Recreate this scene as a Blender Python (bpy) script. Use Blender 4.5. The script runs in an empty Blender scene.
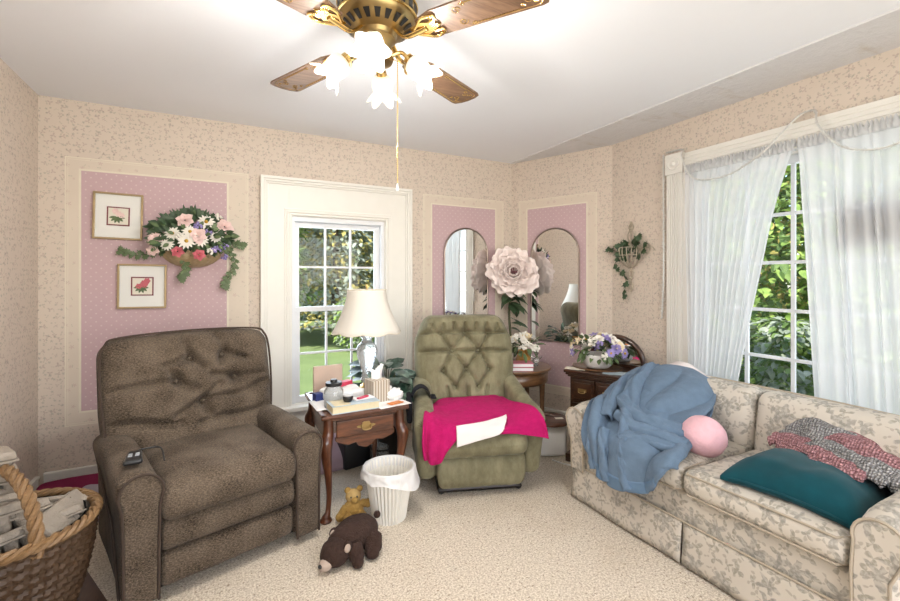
EXPO = -0.05; SKY = 0.42; SUN = 8; DAY1 = 18; DAY2 = 14; FILL = 76; BULB = 18.5
import bpy, math, random
from mathutils import Vector, Matrix, Euler, noise
PI = math.pi
R = math.radians
random.seed(7)
rnd = random.random
def uni(a, b): return a + (b - a) * random.random()
SC = bpy.context.scene
COL = SC.collection
H = 2.44                      # ceiling height

# ------------------------------------------------------------------ mesh builder
class MB:
    def __init__(self):
        self.v = []; self.f = []
    def add(self, vs, fs, M=None):
        o = len(self.v)
        if M is not None: vs = [M @ Vector(p) for p in vs]
        self.v += [Vector(p) for p in vs]
        self.f += [tuple(i + o for i in f) for f in fs]
        return self
    def box(self, c, s, M=None):
        x, y, z = c; a, b, d = s[0] / 2, s[1] / 2, s[2] / 2
        vs = [(x + i * a, y + j * b, z + k * d) for i in (-1, 1) for j in (-1, 1) for k in (-1, 1)]
        fs = [(0, 1, 3, 2), (4, 6, 7, 5), (0, 4, 5, 1), (2, 3, 7, 6), (0, 2, 6, 4), (1, 5, 7, 3)]
        return self.add(vs, fs, M)
    def rbox(self, c, s, r=.02, n=(4, 4, 4), seg=3, fn=None, M=None):
        """rounded box; fn(p, q) may move a point p (q = same point in -1..1)"""
        h = [k / 2 for k in s]
        ax = []
        for k in range(3):
            rr = min(r, h[k] * .999)
            low = [-h[k] + rr * (1 - math.cos(PI / 2 * i / seg)) for i in range(seg)]
            a = -h[k] + rr; b = h[k] - rr
            m = [a + (b - a) * i / n[k] for i in range(n[k] + 1)]
            ax.append(low + m + [-t for t in reversed(low)])
        idx = {}; vs = []; fs = []
        N = [len(a) for a in ax]
        rr = [min(r, hk * .999) for hk in h]
        def vert(i, j, k):
            key = (i, j, k)
            if key in idx: return idx[key]
            p = Vector((ax[0][i], ax[1][j], ax[2][k]))
            inn = Vector([max(-(h[t] - rr[t]), min(h[t] - rr[t], p[t])) for t in range(3)])
            d = Vector([(p[t] - inn[t]) / max(rr[t], 1e-6) for t in range(3)])
            L = d.length
            if L > 1e-6:
                d /= L
                p = Vector([inn[t] + d[t] * rr[t] for t in range(3)])
            if fn:
                q = Vector([p[t] / h[t] for t in range(3)])
                p = Vector(fn(p, q))
            idx[key] = len(vs); vs.append(p + Vector(c)); return idx[key]
        for a, b, w in ((0, 1, 2), (1, 2, 0), (2, 0, 1)):
            for side in (0, N[w] - 1):
                for i in range(N[a] - 1):
                    for j in range(N[b] - 1):
                        q = []
                        for (ii, jj) in ((i, j), (i + 1, j), (i + 1, j + 1), (i, j + 1)):
                            t = [0, 0, 0]; t[a] = ii; t[b] = jj; t[w] = side
                            q.append(vert(*t))
                        fs.append(tuple(q if side else q[::-1]))
        return self.add(vs, fs, M)
    def tube(self, pts, r=.01, seg=8, caps=True, closed=False, M=None, flat=None):
        pts = [Vector(p) for p in pts]; n = len(pts)
        rs = r if isinstance(r, (list, tuple)) else [r] * n
        vs = []; fs = []
        up = Vector((0, 0, 1)); prev = None
        for i, p in enumerate(pts):
            if closed: t = pts[(i + 1) % n] - pts[i - 1]
            else: t = pts[min(i + 1, n - 1)] - pts[max(i - 1, 0)]
            if t.length < 1e-9: t = Vector((0, 0, 1))
            t.normalize()
            if prev is None:
                a = t.cross(up)
                if a.length < 1e-3: a = t.cross(Vector((1, 0, 0)))
            else: a = prev - t * prev.dot(t)
            if a.length < 1e-6: a = t.orthogonal()
            a.normalize(); b = t.cross(a); prev = a
            for k in range(seg):
                th = 2 * PI * k / seg
                vs.append(p + a * (math.cos(th) * rs[i]) + b * (math.sin(th) * rs[i] * (flat or 1)))
        m = n if closed else n - 1
        for i in range(m):
            for k in range(seg):
                i2 = (i + 1) % n
                fs.append((i * seg + k, i * seg + (k + 1) % seg, i2 * seg + (k + 1) % seg, i2 * seg + k))
        if caps and not closed:
            fs.append(tuple(reversed(range(seg)))); fs.append(tuple((n - 1) * seg + k for k in range(seg)))
        return self.add(vs, fs, M)
    def lathe(self, prof, seg=24, mod=None, M=None, c=(0, 0, 0), caps=True):
        vs = []; fs = []; n = len(prof)
        for i, (r, z) in enumerate(prof):
            for k in range(seg):
                th = 2 * PI * k / seg
                rr, zz = (r, z) if mod is None else mod(th, r, z, i / (n - 1))
                vs.append((c[0] + rr * math.cos(th), c[1] + rr * math.sin(th), c[2] + zz))
        for i in range(n - 1):
            for k in range(seg):
                fs.append((i * seg + k, i * seg + (k + 1) % seg, (i + 1) * seg + (k + 1) % seg, (i + 1) * seg + k))
        if caps:
            if prof[0][0] > 1e-4: fs.append(tuple(reversed(range(seg))))
            if prof[-1][0] > 1e-4: fs.append(tuple((n - 1) * seg + k for k in range(seg)))
        return self.add(vs, fs, M)
    def blob(self, c, r, nu=16, nv=10, fn=None, M=None):
        if not isinstance(r, (tuple, list)): r = (r, r, r)
        vs = []; fs = []
        for j in range(nv + 1):
            ph = PI * j / nv
            for i in range(nu):
                th = 2 * PI * i / nu
                d = Vector((math.sin(ph) * math.cos(th), math.sin(ph) * math.sin(th), math.cos(ph)))
                p = Vector((d.x * r[0], d.y * r[1], d.z * r[2]))
                if fn: p = Vector(fn(p, d))
                vs.append(p + Vector(c))
        for j in range(nv):
            for i in range(nu):
                fs.append((j * nu + i, (j + 1) * nu + i, (j + 1) * nu + (i + 1) % nu, j * nu + (i + 1) % nu))
        return self.add(vs, fs, M)
    def sheet(self, fn, nu, nv, M=None):
        vs = [fn(i / nu, j / nv) for j in range(nv + 1) for i in range(nu + 1)]
        fs = [(j * (nu + 1) + i, j * (nu + 1) + i + 1, (j + 1) * (nu + 1) + i + 1, (j + 1) * (nu + 1) + i) for j in range(nv) for i in range(nu)]
        return self.add(vs, fs, M)
    def prism(self, poly, h, M=None):
        """poly in local xy, extruded 0..h along z"""
        n = len(poly)
        vs = [(x, y, 0) for x, y in poly] + [(x, y, h) for x, y in poly]
        fs = [tuple(reversed(range(n))), tuple(range(n, 2 * n))] + [(i, (i + 1) % n, n + (i + 1) % n, n + i) for i in range(n)]
        return self.add(vs, fs, M)
    def leaf(self, base, d, up, L, W, bend=.3, pinch=.75):
        d = Vector(d).normalized(); up = Vector(up); s = d.cross(up)
        if s.length < 1e-4: s = d.orthogonal()
        s.normalize(); n = s.cross(d)
        ws = (.08, .75, 1.0, .72, .0)
        vs = []; fs = []
        for i, w in enumerate(ws):
            t = i / 4
            c = Vector(base) + d * (L * t) - n * (bend * L * t * t)
            for k in (-1, 0, 1):
                vs.append(c + s * (k * w * W / 2) + n * (abs(k) * w * W * .12))
        for i in range(4):
            for k in range(2):
                a = i * 3 + k
                fs.append((a, a + 1, a + 4, a + 3))
        return self.add(vs, fs)
    def poly_leaf(self, base, d, up, L, shape):
        d = Vector(d).normalized(); s = d.cross(Vector(up))
        if s.length < 1e-4: s = d.orthogonal()
        s.normalize(); n = s.cross(d)
        b = Vector(base)
        vs = [b + d * (L * .42) + n * (L * .05)] + [b + d * (L * y) + s * (L * x) - n * (L * .12 * abs(x)) for x, y in shape]
        m = len(shape)
        return self.add(vs, [(0, 1 + i, 1 + (i + 1) % m) for i in range(m)])
    def build(self, name, mat, parent=None, smooth=True, loc=None, rot=None, thick=0, sub=0, off=0, bevel=0, kind=None, autos=True):
        me = bpy.data.meshes.new(name)
        me.from_pydata([tuple(v) for v in self.v], [], self.f)
        me.validate()
        uv = me.uv_layers.new(name='uv')
        vc = me.vertices
        for p in me.polygons:
            nx, ny, nz = (abs(t) for t in p.normal)
            for li in p.loop_indices:
                c = vc[me.loops[li].vertex_index].co
                uv.data[li].uv = (c.x, c.y) if nz >= nx and nz >= ny else ((c.x, c.z) if ny >= nx else (c.y, c.z))
        if smooth:
            for p in me.polygons: p.use_smooth = True
        o = bpy.data.objects.new(name, me); COL.objects.link(o)
        for m in (mat if isinstance(mat, (list, tuple)) else [mat]): me.materials.append(m)
        if loc is not None: o.location = loc
        if rot is not None: o.rotation_euler = rot
        if parent: o.parent = parent
        if bevel:
            m = o.modifiers.new('bevel', 'BEVEL'); m.width = bevel; m.segments = 2; m.limit_method = 'ANGLE'; m.angle_limit = R(40)
        if thick:
            m = o.modifiers.new('solid', 'SOLIDIFY'); m.thickness = thick; m.offset = off
        if sub:
            m = o.modifiers.new('sub', 'SUBSURF'); m.levels = sub; m.render_levels = sub
        if smooth and autos and not sub:
            try: me.set_sharp_from_angle(angle=R(42))
            except Exception: pass
        if kind: o['kind'] = kind
        return o

def thing(name, label, cat, loc=(0, 0, 0), rz=0, group=None, rot=None):
    o = bpy.data.objects.new(name, None); COL.objects.link(o)
    o.empty_display_size = .05
    o.location = loc; o.rotation_euler = rot if rot is not None else (0, 0, rz)
    return tag(o, label, cat, group)
def tag(o, label, cat, group=None):
    o['label'] = label; o['category'] = cat
    if group: o['group'] = group
    return o
def copy_thing(o, loc, rz, label, group=None, rot=None):
    c = o.copy(); COL.objects.link(c); c.location = loc
    c.rotation_euler = rot if rot is not None else (0, 0, rz)
    c['label'] = label
    if group: c['group'] = group
    for ch in list(o.children):
        d = ch.copy(); COL.objects.link(d); d.parent = c
        for g in list(ch.children):
            e = g.copy(); COL.objects.link(e); e.parent = d
    return c
def Tm(loc=(0, 0, 0), rot=(0, 0, 0), s=(1, 1, 1)):
    return Matrix.LocRotScale(Vector(loc), Euler(rot), Vector(s))
def nz(x, y, z, s=1.0): return noise.noise(Vector((x * s, y * s, z * s)))
def clamp(x, a=0, b=1): return max(a, min(b, x))
def sm(a, b, x):
    t = clamp((x - a) / (b - a)); return t * t * (3 - 2 * t)
def arc(c, r, a0, a1, n):
    return [(c[0] + r * math.cos(a0 + (a1 - a0) * i / n), c[1] + r * math.sin(a0 + (a1 - a0) * i / n)) for i in range(n + 1)]
def catmull(P, n=8):
    P = [Vector(p) for p in P]; out = []
    for i in range(len(P) - 1):
        a = P[max(i - 1, 0)]; b = P[i]; c = P[i + 1]; d = P[min(i + 2, len(P) - 1)]
        for k in range(n):
            t = k / n
            out.append(.5 * ((2 * b) + (c - a) * t + (2 * a - 5 * b + 4 * c - d) * t * t + (3 * b - a - 3 * c + d) * t ** 3))
    out.append(P[-1]); return out

def cubic(P, t):
    """Catmull-Rom through the control points P, t in 0..1"""
    n = len(P) - 1; k = min(int(t * n), n - 1); f = t * n - k
    a, b, c, d = P[max(k - 1, 0)], P[k], P[k + 1], P[min(k + 2, n)]
    return .5 * ((2 * b) + (c - a) * f + (2 * a - 5 * b + 4 * c - d) * f * f + (3 * b - a - 3 * c + d) * f ** 3)
def draped(rows, fold=None):
    """smooth sheet through rows of control points, pushed along its normal by fold(u, v)"""
    G = [[Vector(p) for p in r] for r in rows]
    def base(u, v): return cubic([cubic(r, u) for r in G], v)
    def f(u, v):
        p = base(u, v)
        if fold:
            e = .012; a = base(min(1, u + e), v) - base(max(0, u - e), v); b = base(u, min(1, v + e)) - base(u, max(0, v - e))
            n = b.cross(a)
            if n.length > 1e-9: p = p + n.normalized() * fold(u, v)
        return p
    return f

# ------------------------------------------------------------------ materials
class NT:
    def __init__(self, name):
        self.m = bpy.data.materials.new(name); self.m.use_nodes = True
        self.t = self.m.node_tree; self.n = self.t.nodes
        self.b = self.n['Principled BSDF']; self.out = self.n['Material Output']
    def node(self, typ, **kw):
        n = self.n.new(typ)
        for k, v in kw.items(): setattr(n, k, v)
        return n
    def set(self, sock, v):
        if hasattr(v, 'is_output'): self.t.links.new(v, sock)
        elif v is not None: sock.default_value = v
    def math(self, op, a, b=None, c=None):
        n = self.node('ShaderNodeMath', operation=op)
        self.set(n.inputs[0], a)
        if b is not None: self.set(n.inputs[1], b)
        if c is not None: self.set(n.inputs[2], c)
        return n.outputs[0]
    def mix(self, f, a, b, blend='MIX'):
        n = self.node('ShaderNodeMix', data_type='RGBA', blend_type=blend)
        self.set(n.inputs[0], f)
        for s, v in ((n.inputs[6], a), (n.inputs[7], b)):
            if isinstance(v, (tuple, list)): v = (*v[:3], 1)
            self.set(s, v)
        return n.outputs[2]
    def uv(self, sx=1, sy=1):
        n = self.node('ShaderNodeUVMap'); n.uv_map = 'uv'
        if sx == 1 and sy == 1: return n.outputs[0]
        m = self.node('ShaderNodeMapping'); self.set(m.inputs[0], n.outputs[0]); m.inputs['Scale'].default_value = (sx, sy, 1)
        return m.outputs[0]
    def obj(self, s=(1, 1, 1)):
        n = self.node('ShaderNodeTexCoord')
        if s == (1, 1, 1): return n.outputs['Object']
        m = self.node('ShaderNodeMapping'); self.set(m.inputs[0], n.outputs['Object']); m.inputs['Scale'].default_value = s
        return m.outputs[0]
    def noise(self, vec, scale, detail=3, rough=.5, dim='3D'):
        n = self.node('ShaderNodeTexNoise', noise_dimensions=dim)
        self.set(n.inputs['Vector'], vec); n.inputs['Scale'].default_value = scale
        n.inputs['Detail'].default_value = detail; n.inputs['Roughness'].default_value = rough
        return n.outputs['Fac']
    def step(self, x, a, b):
        n = self.node('ShaderNodeMapRange', interpolation_type='SMOOTHSTEP')
        self.set(n.inputs[0], x); n.inputs[1].default_value = a; n.inputs[2].default_value = b
        return n.outputs[0]
    def rose(self, uv, scale, size, petals, keep=0.0, soft=.25, base=.55):
        """flower shaped masks scattered over 2D voronoi cells"""
        v = self.node('ShaderNodeTexVoronoi', voronoi_dimensions='2D'); self.set(v.inputs['Vector'], uv); v.inputs['Scale'].default_value = scale
        v.inputs['Randomness'].default_value = .8
        d = self.node('ShaderNodeVectorMath', operation='SUBTRACT'); self.set(d.inputs[0], uv); self.set(d.inputs[1], v.outputs['Position'])
        s = self.node('ShaderNodeSeparateXYZ'); self.set(s.inputs[0], d.outputs[0])
        cs = self.node('ShaderNodeSeparateColor'); self.set(cs.inputs[0], v.outputs['Color'])
        ang = self.math('ARCTAN2', s.outputs[1], s.outputs[0])
        ang = self.math('ADD', ang, self.math('MULTIPLY', cs.outputs[0], 6.283))
        r = self.math('SQRT', self.math('ADD', self.math('MULTIPLY', s.outputs[0], s.outputs[0]), self.math('MULTIPLY', s.outputs[1], s.outputs[1])))
        w = self.math('MULTIPLY_ADD', self.math('COSINE', self.math('MULTIPLY', ang, petals)), 1 - base, base)
        sz = self.math('MULTIPLY', w, self.math('MULTIPLY_ADD', cs.outputs[2], size * .6, size * .7))
        m = self.step(self.math('SUBTRACT', sz, r), 0, size * soft)
        if keep: m = self.math('MULTIPLY', m, self.math('GREATER_THAN', cs.outputs[1], keep))
        return m, r
    def bump(self, h, strength=.3, dist=.01):
        n = self.node('ShaderNodeBump'); n.inputs['Strength'].default_value = strength; n.inputs['Distance'].default_value = dist
        self.set(n.inputs['Height'], h); self.t.links.new(n.outputs[0], self.b.inputs['Normal'])
    def col(self, c):
        if isinstance(c, (tuple, list)): self.b.inputs['Base Color'].default_value = (*c[:3], 1)
        else: self.t.links.new(c, self.b.inputs['Base Color'])
    def p(self, **kw):
        for k, v in kw.items():
            self.set(self.b.inputs[k.replace('_', ' ').title() if k != 'ior' else 'IOR'], v)
        return self

def plain(name, c, rough=.6, metal=0, var=.12, scale=12, bump=0, bscale=60, sheen=0, coat=0, spec=.5, trans=0):
    """procedural plain material: colour gently varied by noise"""
    t = NT(name)
    f = t.noise(t.obj(), scale, 4)
    t.col(t.mix(f, [k * (1 - var) for k in c], [min(1, k * (1 + var)) for k in c]))
    t.p(roughness=rough, metallic=metal)
    t.b.inputs['Specular IOR Level'].default_value = spec
    if sheen: t.b.inputs['Sheen Weight'].default_value = sheen; t.b.inputs['Sheen Roughness'].default_value = .5
    if coat: t.b.inputs['Coat Weight'].default_value = coat; t.b.inputs['Coat Roughness'].default_value = .15
    if trans: t.b.inputs['Transmission Weight'].default_value = trans
    if bump: t.bump(t.noise(t.obj(), bscale, 3), bump)
    return t.m

def wood(name, dark, light, scale=6, axis=(1, 8, 8), rough=.35, coat=.4):
    t = NT(name)
    v = t.obj(axis)
    f = t.noise(v, scale, 5, .6)
    g = t.noise(v, scale * 5, 3, .6)
    t.col(t.mix(t.step(t.math('MULTIPLY_ADD', g, .35, t.math('MULTIPLY', f, .75)), .35, .75), dark, light))
    t.p(roughness=rough); t.b.inputs['Coat Weight'].default_value = coat; t.b.inputs['Coat Roughness'].default_value = .2
    t.bump(g, .08, .003)
    return t.m

M = {}
BEIGE = (.67, .58, .495)
def paper_nodes(t, uv, base):
    a, r = t.rose(uv, 21, .0145, 3, .12, .15, .5)
    b, r2 = t.rose(uv, 29, .012, 2, .3, .3, .3)
    c, r3 = t.rose(uv, 37, .0075, 5, .45)
    n = t.noise(uv, 3, 3)
    col = t.mix(n, [k * .96 for k in base], [k * 1.04 for k in base])
    col = t.mix(t.math('MULTIPLY', b, .42), col, (.37, .34, .27))
    col = t.mix(t.math('MULTIPLY', a, .52), col, (.42, .31, .28))
    col = t.mix(t.math('MULTIPLY', c, .7), col, (.27, .27, .22))
    return col
def make_materials():
    t = NT('beige_sprig_wallpaper'); t.col(paper_nodes(t, t.uv(), BEIGE)); t.p(roughness=.75); t.bump(t.noise(t.uv(), 90, 2), .05, .002); M['paper'] = t.m
    # pink dotted paper
    t = NT('pink_dotted_wallpaper'); u = t.uv()
    s = t.node('ShaderNodeSeparateXYZ'); t.set(s.inputs[0], u)
    row = t.math('FLOOR', t.math('MULTIPLY', s.outputs[1], 38))
    fx = t.math('SUBTRACT', t.math('FRACT', t.math('ADD', t.math('MULTIPLY', s.outputs[0], 19), t.math('MULTIPLY', row, .5))), .5)
    fy = t.math('SUBTRACT', t.math('FRACT', t.math('MULTIPLY', s.outputs[1], 38)), .5)
    fx = t.math('MULTIPLY', fx, 2)
    d = t.math('SQRT', t.math('ADD', t.math('MULTIPLY', fx, fx), t.math('MULTIPLY', fy, fy)))
    m = t.math('SUBTRACT', 1, t.step(d, .10, .24))
    n = t.noise(u, 4, 3)
    base = t.mix(n, (.53, .375, .40), (.575, .415, .44))
    t.col(t.mix(t.math('MULTIPLY', m, .55), base, (.75, .68, .63))); t.p(roughness=.75); M['pink'] = t.m
    # border strip
    t = NT('cream_border_wallpaper'); u = t.uv()
    a, r = t.rose(u, 11, .014, 5, .1); b, r2 = t.rose(u, 18, .010, 2, .3, .4, .3)
    c = t.mix(t.noise(u, 5, 3), (.675, .59, .495), (.715, .63, .53))
    c = t.mix(t.math('MULTIPLY', b, .45), c, (.36, .37, .28)); c = t.mix(t.math('MULTIPLY', a, .5), c, (.5, .33, .31))
    t.col(c); t.p(roughness=.75); M['border'] = t.m
    M['borderline'] = plain('pale_border_line', (.76, .70, .58), .7)
    t = NT('ceiling_plaster'); t.col(t.mix(t.noise(t.obj(), 1.2, 4), (.86, .88, .93), (.90, .92, .96))); t.p(roughness=.9)
    t.bump(t.noise(t.obj(), 7, 5), .10, .02); M['ceil'] = t.m
    t = NT('patched_ceiling_plaster'); n = t.step(t.noise(t.obj((1, 3, 1)), 2.2, 6, .65), .52, .72)
    t.col(t.mix(n, (.72, .715, .73), (.60, .55, .50))); t.p(roughness=.9); t.bump(t.noise(t.obj(), 14, 6, .7), .5, .02); M['ceil2'] = t.m
    # carpet
    t = NT('beige_speckled_carpet'); u = t.obj()
    a = t.noise(u, 120, 2, .6); b = t.noise(u, 62, 4, .75); c = t.noise(u, 2.2, 4, .6); d = t.noise(u, 7, 3)
    col = t.mix(t.step(a, .36, .64), (.54, .46, .36), (.84, .765, .655))
    col = t.mix(t.math('MULTIPLY', t.step(b, .57, .64), .80), col, (.24, .17, .115))
    col = t.mix(t.math('MULTIPLY', t.step(c, .50, .72), .20), col, (.42, .31, .20))
    col = t.mix(t.math('MULTIPLY', t.step(d, .58, .72), .18), col, (.62, .58, .50))
    t.col(col); t.p(roughness=1); t.b.inputs['Specular IOR Level'].default_value = .1
    h = t.math('ADD', a, t.math('MULTIPLY', b, 1.2)); t.bump(h, .45, .015); M['carpet'] = t.m
    M['hardwood'] = wood('dark_hardwood_floor', (.035, .016, .009), (.10, .045, .022), 5, (8, 1, 8), .4)
    M['trim'] = plain('cream_painted_trim', (.83, .815, .765), .4, var=.03)
    M['trimw'] = plain('white_painted_sash', (.80, .82, .85), .35, var=.03)
    # glass
    t = NT('window_glass'); t.col((1, 1, 1)); g = t.node('ShaderNodeBsdfGlossy'); g.inputs['Roughness'].default_value = .02
    tr = t.node('ShaderNodeBsdfTransparent'); mx = t.node('ShaderNodeMixShader'); fr = t.node('ShaderNodeFresnel'); fr.inputs[0].default_value = 1.35
    t.set(mx.inputs[0], t.math('MULTIPLY', fr.outputs[0], .6)); t.set(mx.inputs[1], tr.outputs[0]); t.set(mx.inputs[2], g.outputs[0]); t.set(t.out.inputs[0], mx.outputs[0]); M['pane'] = t.m
    # sheer curtain
    t = NT('white_sheer_voile'); df = t.node('ShaderNodeBsdfDiffuse'); tl = t.node('ShaderNodeBsdfTranslucent'); tr = t.node('ShaderNodeBsdfTransparent')
    w = t.noise(t.uv(1, .1), 60, 2); cc = t.mix(w, (.74, .75, .77), (.82, .83, .84))
    t.set(df.inputs[0], cc); t.set(tl.inputs[0], cc)
    m1 = t.node('ShaderNodeMixShader'); m1.inputs[0].default_value = .45; t.set(m1.inputs[1], df.outputs[0]); t.set(m1.inputs[2], tl.outputs[0])
    m2 = t.node('ShaderNodeMixShader'); t.set(m2.inputs[1], tr.outputs[0]); t.set(m2.inputs[2], m1.outputs[0])
    lw = t.node('ShaderNodeLayerWeight'); lw.inputs[0].default_value = .35
    t.set(m2.inputs[0], t.math('MULTIPLY_ADD', lw.outputs['Facing'], .18, .81)); t.set(t.out.inputs[0], m2.outputs[0]); M['sheer'] = t.m
    # brown chenille
    t = NT('brown_chenille'); u = t.uv()
    a = t.noise(t.uv(95, 260), 1, 3, .6, '2D'); b = t.noise(t.obj(), 7, 4); e = t.noise(t.uv(300, 110), 1, 2, .5, '2D')
    c = t.mix(t.step(a, .35, .68), (.018, .013, .009), (.140, .104, .073))
    c = t.mix(t.math('MULTIPLY', t.step(e, .55, .75), .40), c, (.27, .21, .155))
    c = t.mix(t.step(b, .3, .7), c, t.mix(.34, c, (.26, .205, .155)))
    t.col(c); t.p(roughness=.9); t.b.inputs['Sheen Weight'].default_value = .06; t.b.inputs['Specular IOR Level'].default_value = .15
    t.bump(t.math('ADD', a, e), .45, .006); M['brown'] = t.m
    t = NT('olive_velvet'); a = t.noise(t.obj((1, 1, .5)), 9, 5, .65); b = t.noise(t.uv(500, 90), 1, 2, .5, '2D')
    c = t.mix(t.step(a, .3, .72), (.105, .095, .050), (.25, .235, .145)); c = t.mix(t.math('MULTIPLY', b, .35), c, (.33, .30, .20))
    t.col(c); t.p(roughness=.75); t.b.inputs['Sheen Weight'].default_value = .10; t.b.inputs['Sheen Roughness'].default_value = .4; t.b.inputs['Specular IOR Level'].default_value = .2
    t.bump(b, .15, .003); M['green'] = t.m
    # sofa floral
    t = NT('cream_floral_upholstery'); u = t.uv()
    dn = t.node('ShaderNodeTexNoise'); dn.inputs['Scale'].default_value = 22; t.set(dn.inputs['Vector'], u)
    ds = t.node('ShaderNodeVectorMath', operation='MULTIPLY_ADD'); t.set(ds.inputs[0], dn.outputs['Color']); ds.inputs[1].default_value = (.03, .03, 0); t.set(ds.inputs[2], u)
    u2 = ds.outputs[0]
    a, r = t.rose(u2, 9.5, .052, 5, .15, .12, .66); b, r2 = t.rose(u2, 17, .027, 3, .2, .15, .55); k, r3 = t.rose(u2, 27, .017, 2, .25, .3, .35)
    base = t.mix(t.noise(t.obj(), 3, 4), (.53, .485, .42), (.63, .585, .515))
    det = t.step(t.noise(u, 70, 3), .38, .60)
    c = t.mix(t.math('MULTIPLY', k, .6), base, (.33, .30, .25))
    c = t.mix(t.math('MULTIPLY', b, t.math('MULTIPLY_ADD', det, .4, .4)), c, (.28, .265, .22))
    c = t.mix(t.math('MULTIPLY', a, t.math('MULTIPLY_ADD', det, .45, .32)), c, (.27, .26, .235))
    t.col(c); t.p(roughness=.85); t.b.inputs['Specular IOR Level'].default_value = .2
    t.bump(t.noise(t.uv(400, 400), 1, 2, .5, '2D'), .15, .003); M['floral'] = t.m
    M['piping_tan'] = plain('tan_piping', (.42, .36, .28), .8)
    M['piping_brown'] = plain('dark_brown_piping', (.055, .036, .026), .85)
    M['piping_green'] = plain('olive_piping', (.10, .09, .05), .8)
    M['mahogany'] = wood('red_brown_mahogany', (.045, .013, .006), (.165, .055, .022), 5, (1, 9, 9), .28, .5)
    M['mahogany_v'] = wood('red_brown_mahogany_upright', (.05, .014, .007), (.15, .05, .02), 5, (9, 9, 1), .28, .5)
    M['walnut'] = wood('dark_walnut', (.016, .007, .004), (.075, .030, .014), 6, (1, 9, 9), .3, .4)
    M['oak'] = wood('mid_brown_table_wood', (.08, .033, .013), (.21, .105, .045), 6, (1, 8, 8), .3, .5)
    M['blade'] = wood('brown_fan_blade_wood', (.10, .052, .028), (.20, .115, .065), 7, (1, 10, 10), .5, .05)
    M['brass'] = plain('polished_brass', (.78, .56, .22), .22, 1, .06)
    M['antique'] = plain('antique_brass', (.40, .29, .13), .35, 1, .15)
    M['gold'] = plain('gold_frame', (.36, .27, .15), .4, .7)
    M['darkm'] = plain('dark_metal', (.03, .026, .024), .4, .6)
    M['pewter'] = plain('brushed_pewter', (.28, .23, .20), .35, .9)
    M['mirror'] = plain('silvered_mirror', (.93, .94, .94), .01, 1, 0.0)
    M['matboard'] = plain('white_mat_board', (.80, .80, .77), .8, var=.03)
    M['maroon'] = plain('maroon_inner_mat', (.17, .03, .04), .7)
    M['print'] = plain('cream_print_paper', (.76, .72, .62), .8, var=.05)
    M['white'] = plain('white_plastic', (.82, .82, .80), .4, var=.03)
    M['paperw'] = plain('white_paper', (.82, .82, .82), .8, var=.04)
    M['tissue'] = plain('soft_white_tissue', (.86, .86, .86), .9, var=.03)
    M['black'] = plain('black_plastic', (.015, .016, .018), .35)
    M['blackf'] = plain('black_fabric', (.018, .018, .022), .9, bump=.3, spec=.12)
    M['grey'] = plain('light_grey_plastic', (.55, .56, .58), .4)
    M['graybtn'] = plain('grey_remote_keys', (.42, .45, .48), .5)
    M['shade'] = None
    t = NT('ivory_lamp_shade'); t.col(t.mix(t.noise(t.obj((1, 1, .2)), 30, 2), (.86, .83, .77), (.90, .87, .81))); t.p(roughness=.8)
    tl = t.node('ShaderNodeBsdfTranslucent'); tl.inputs[0].default_value = (.85, .82, .75, 1); mx = t.node('ShaderNodeMixShader'); mx.inputs[0].default_value = .3
    t.set(mx.inputs[1], t.b.outputs[0]); t.set(mx.inputs[2], tl.outputs[0]); t.set(t.out.inputs[0], mx.outputs[0]); M['shade'] = t.m
    t = NT('cut_crystal'); t.col((.86, .90, .93)); t.p(roughness=.06); t.b.inputs['Transmission Weight'].default_value = .75
    w = t.node('ShaderNodeTexVoronoi'); w.inputs['Scale'].default_value = 55; t.set(w.inputs['Vector'], t.obj()); t.bump(w.outputs['Distance'], .6, .01); M['crystal'] = t.m
    t = NT('clear_jar_glass'); t.col((.93, .96, .97)); t.p(roughness=.03); t.b.inputs['Transmission Weight'].default_value = .85; M['jar'] = t.m
    # glowing tulip glass
    t = NT('lit_frosted_tulip_glass'); t.col((.95, .92, .86)); t.p(roughness=.4)
    f = t.noise(t.obj(), 20, 2)
    t.b.inputs['Emission Color'].default_value = (1, .88, .70, 1); t.set(t.b.inputs['Emission Strength'], t.math('MULTIPLY_ADD', f, .8, .35)); M['tulip'] = t.m
    t = NT('lit_bulb'); t.col((1, .95, .85)); t.b.inputs['Emission Color'].default_value = (1, .86, .66, 1); t.b.inputs['Emission Strength'].default_value = 9
    t.set(t.b.inputs['Roughness'], t.math('MULTIPLY', t.noise(t.obj(), 3), .3)); M['bulb'] = t.m
    M['blue'] = plain('dusty_blue_fleece', (.125, .185, .265), .95, var=.2, scale=25, bump=.3, bscale=220, sheen=.08, spec=.12)
    M['bluesat'] = plain('blue_satin_binding', (.10, .18, .29), .4, var=.12, scale=40)
    M['teal'] = plain('teal_velvet', (.002, .050, .066), .8, var=.35, scale=14, bump=.1, bscale=300, sheen=.12, spec=.12)
    M['pinkball'] = plain('pale_pink_knit', (.74, .45, .50), .9, var=.14, scale=30, bump=.4, bscale=90, sheen=.05, spec=.12)
    M['magenta'] = plain('magenta_terry', (.43, .010, .115), .95, var=.25, scale=30, bump=.7, bscale=120, sheen=.03, spec=.12)
    M['whitecloth'] = plain('white_cotton', (.76, .70, .69), .9, var=.04, bump=.2, spec=.12)
    M['mauve'] = plain('mauve_cushion_fabric', (.40, .29, .33), .85, var=.1, bump=.2, spec=.12)
    M['lavender'] = plain('lavender_cotton', (.42, .39, .47), .9, var=.08, spec=.12)
    M['plum'] = plain('plum_cotton', (.20, .02, .07), .9, var=.15, spec=.12)
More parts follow.
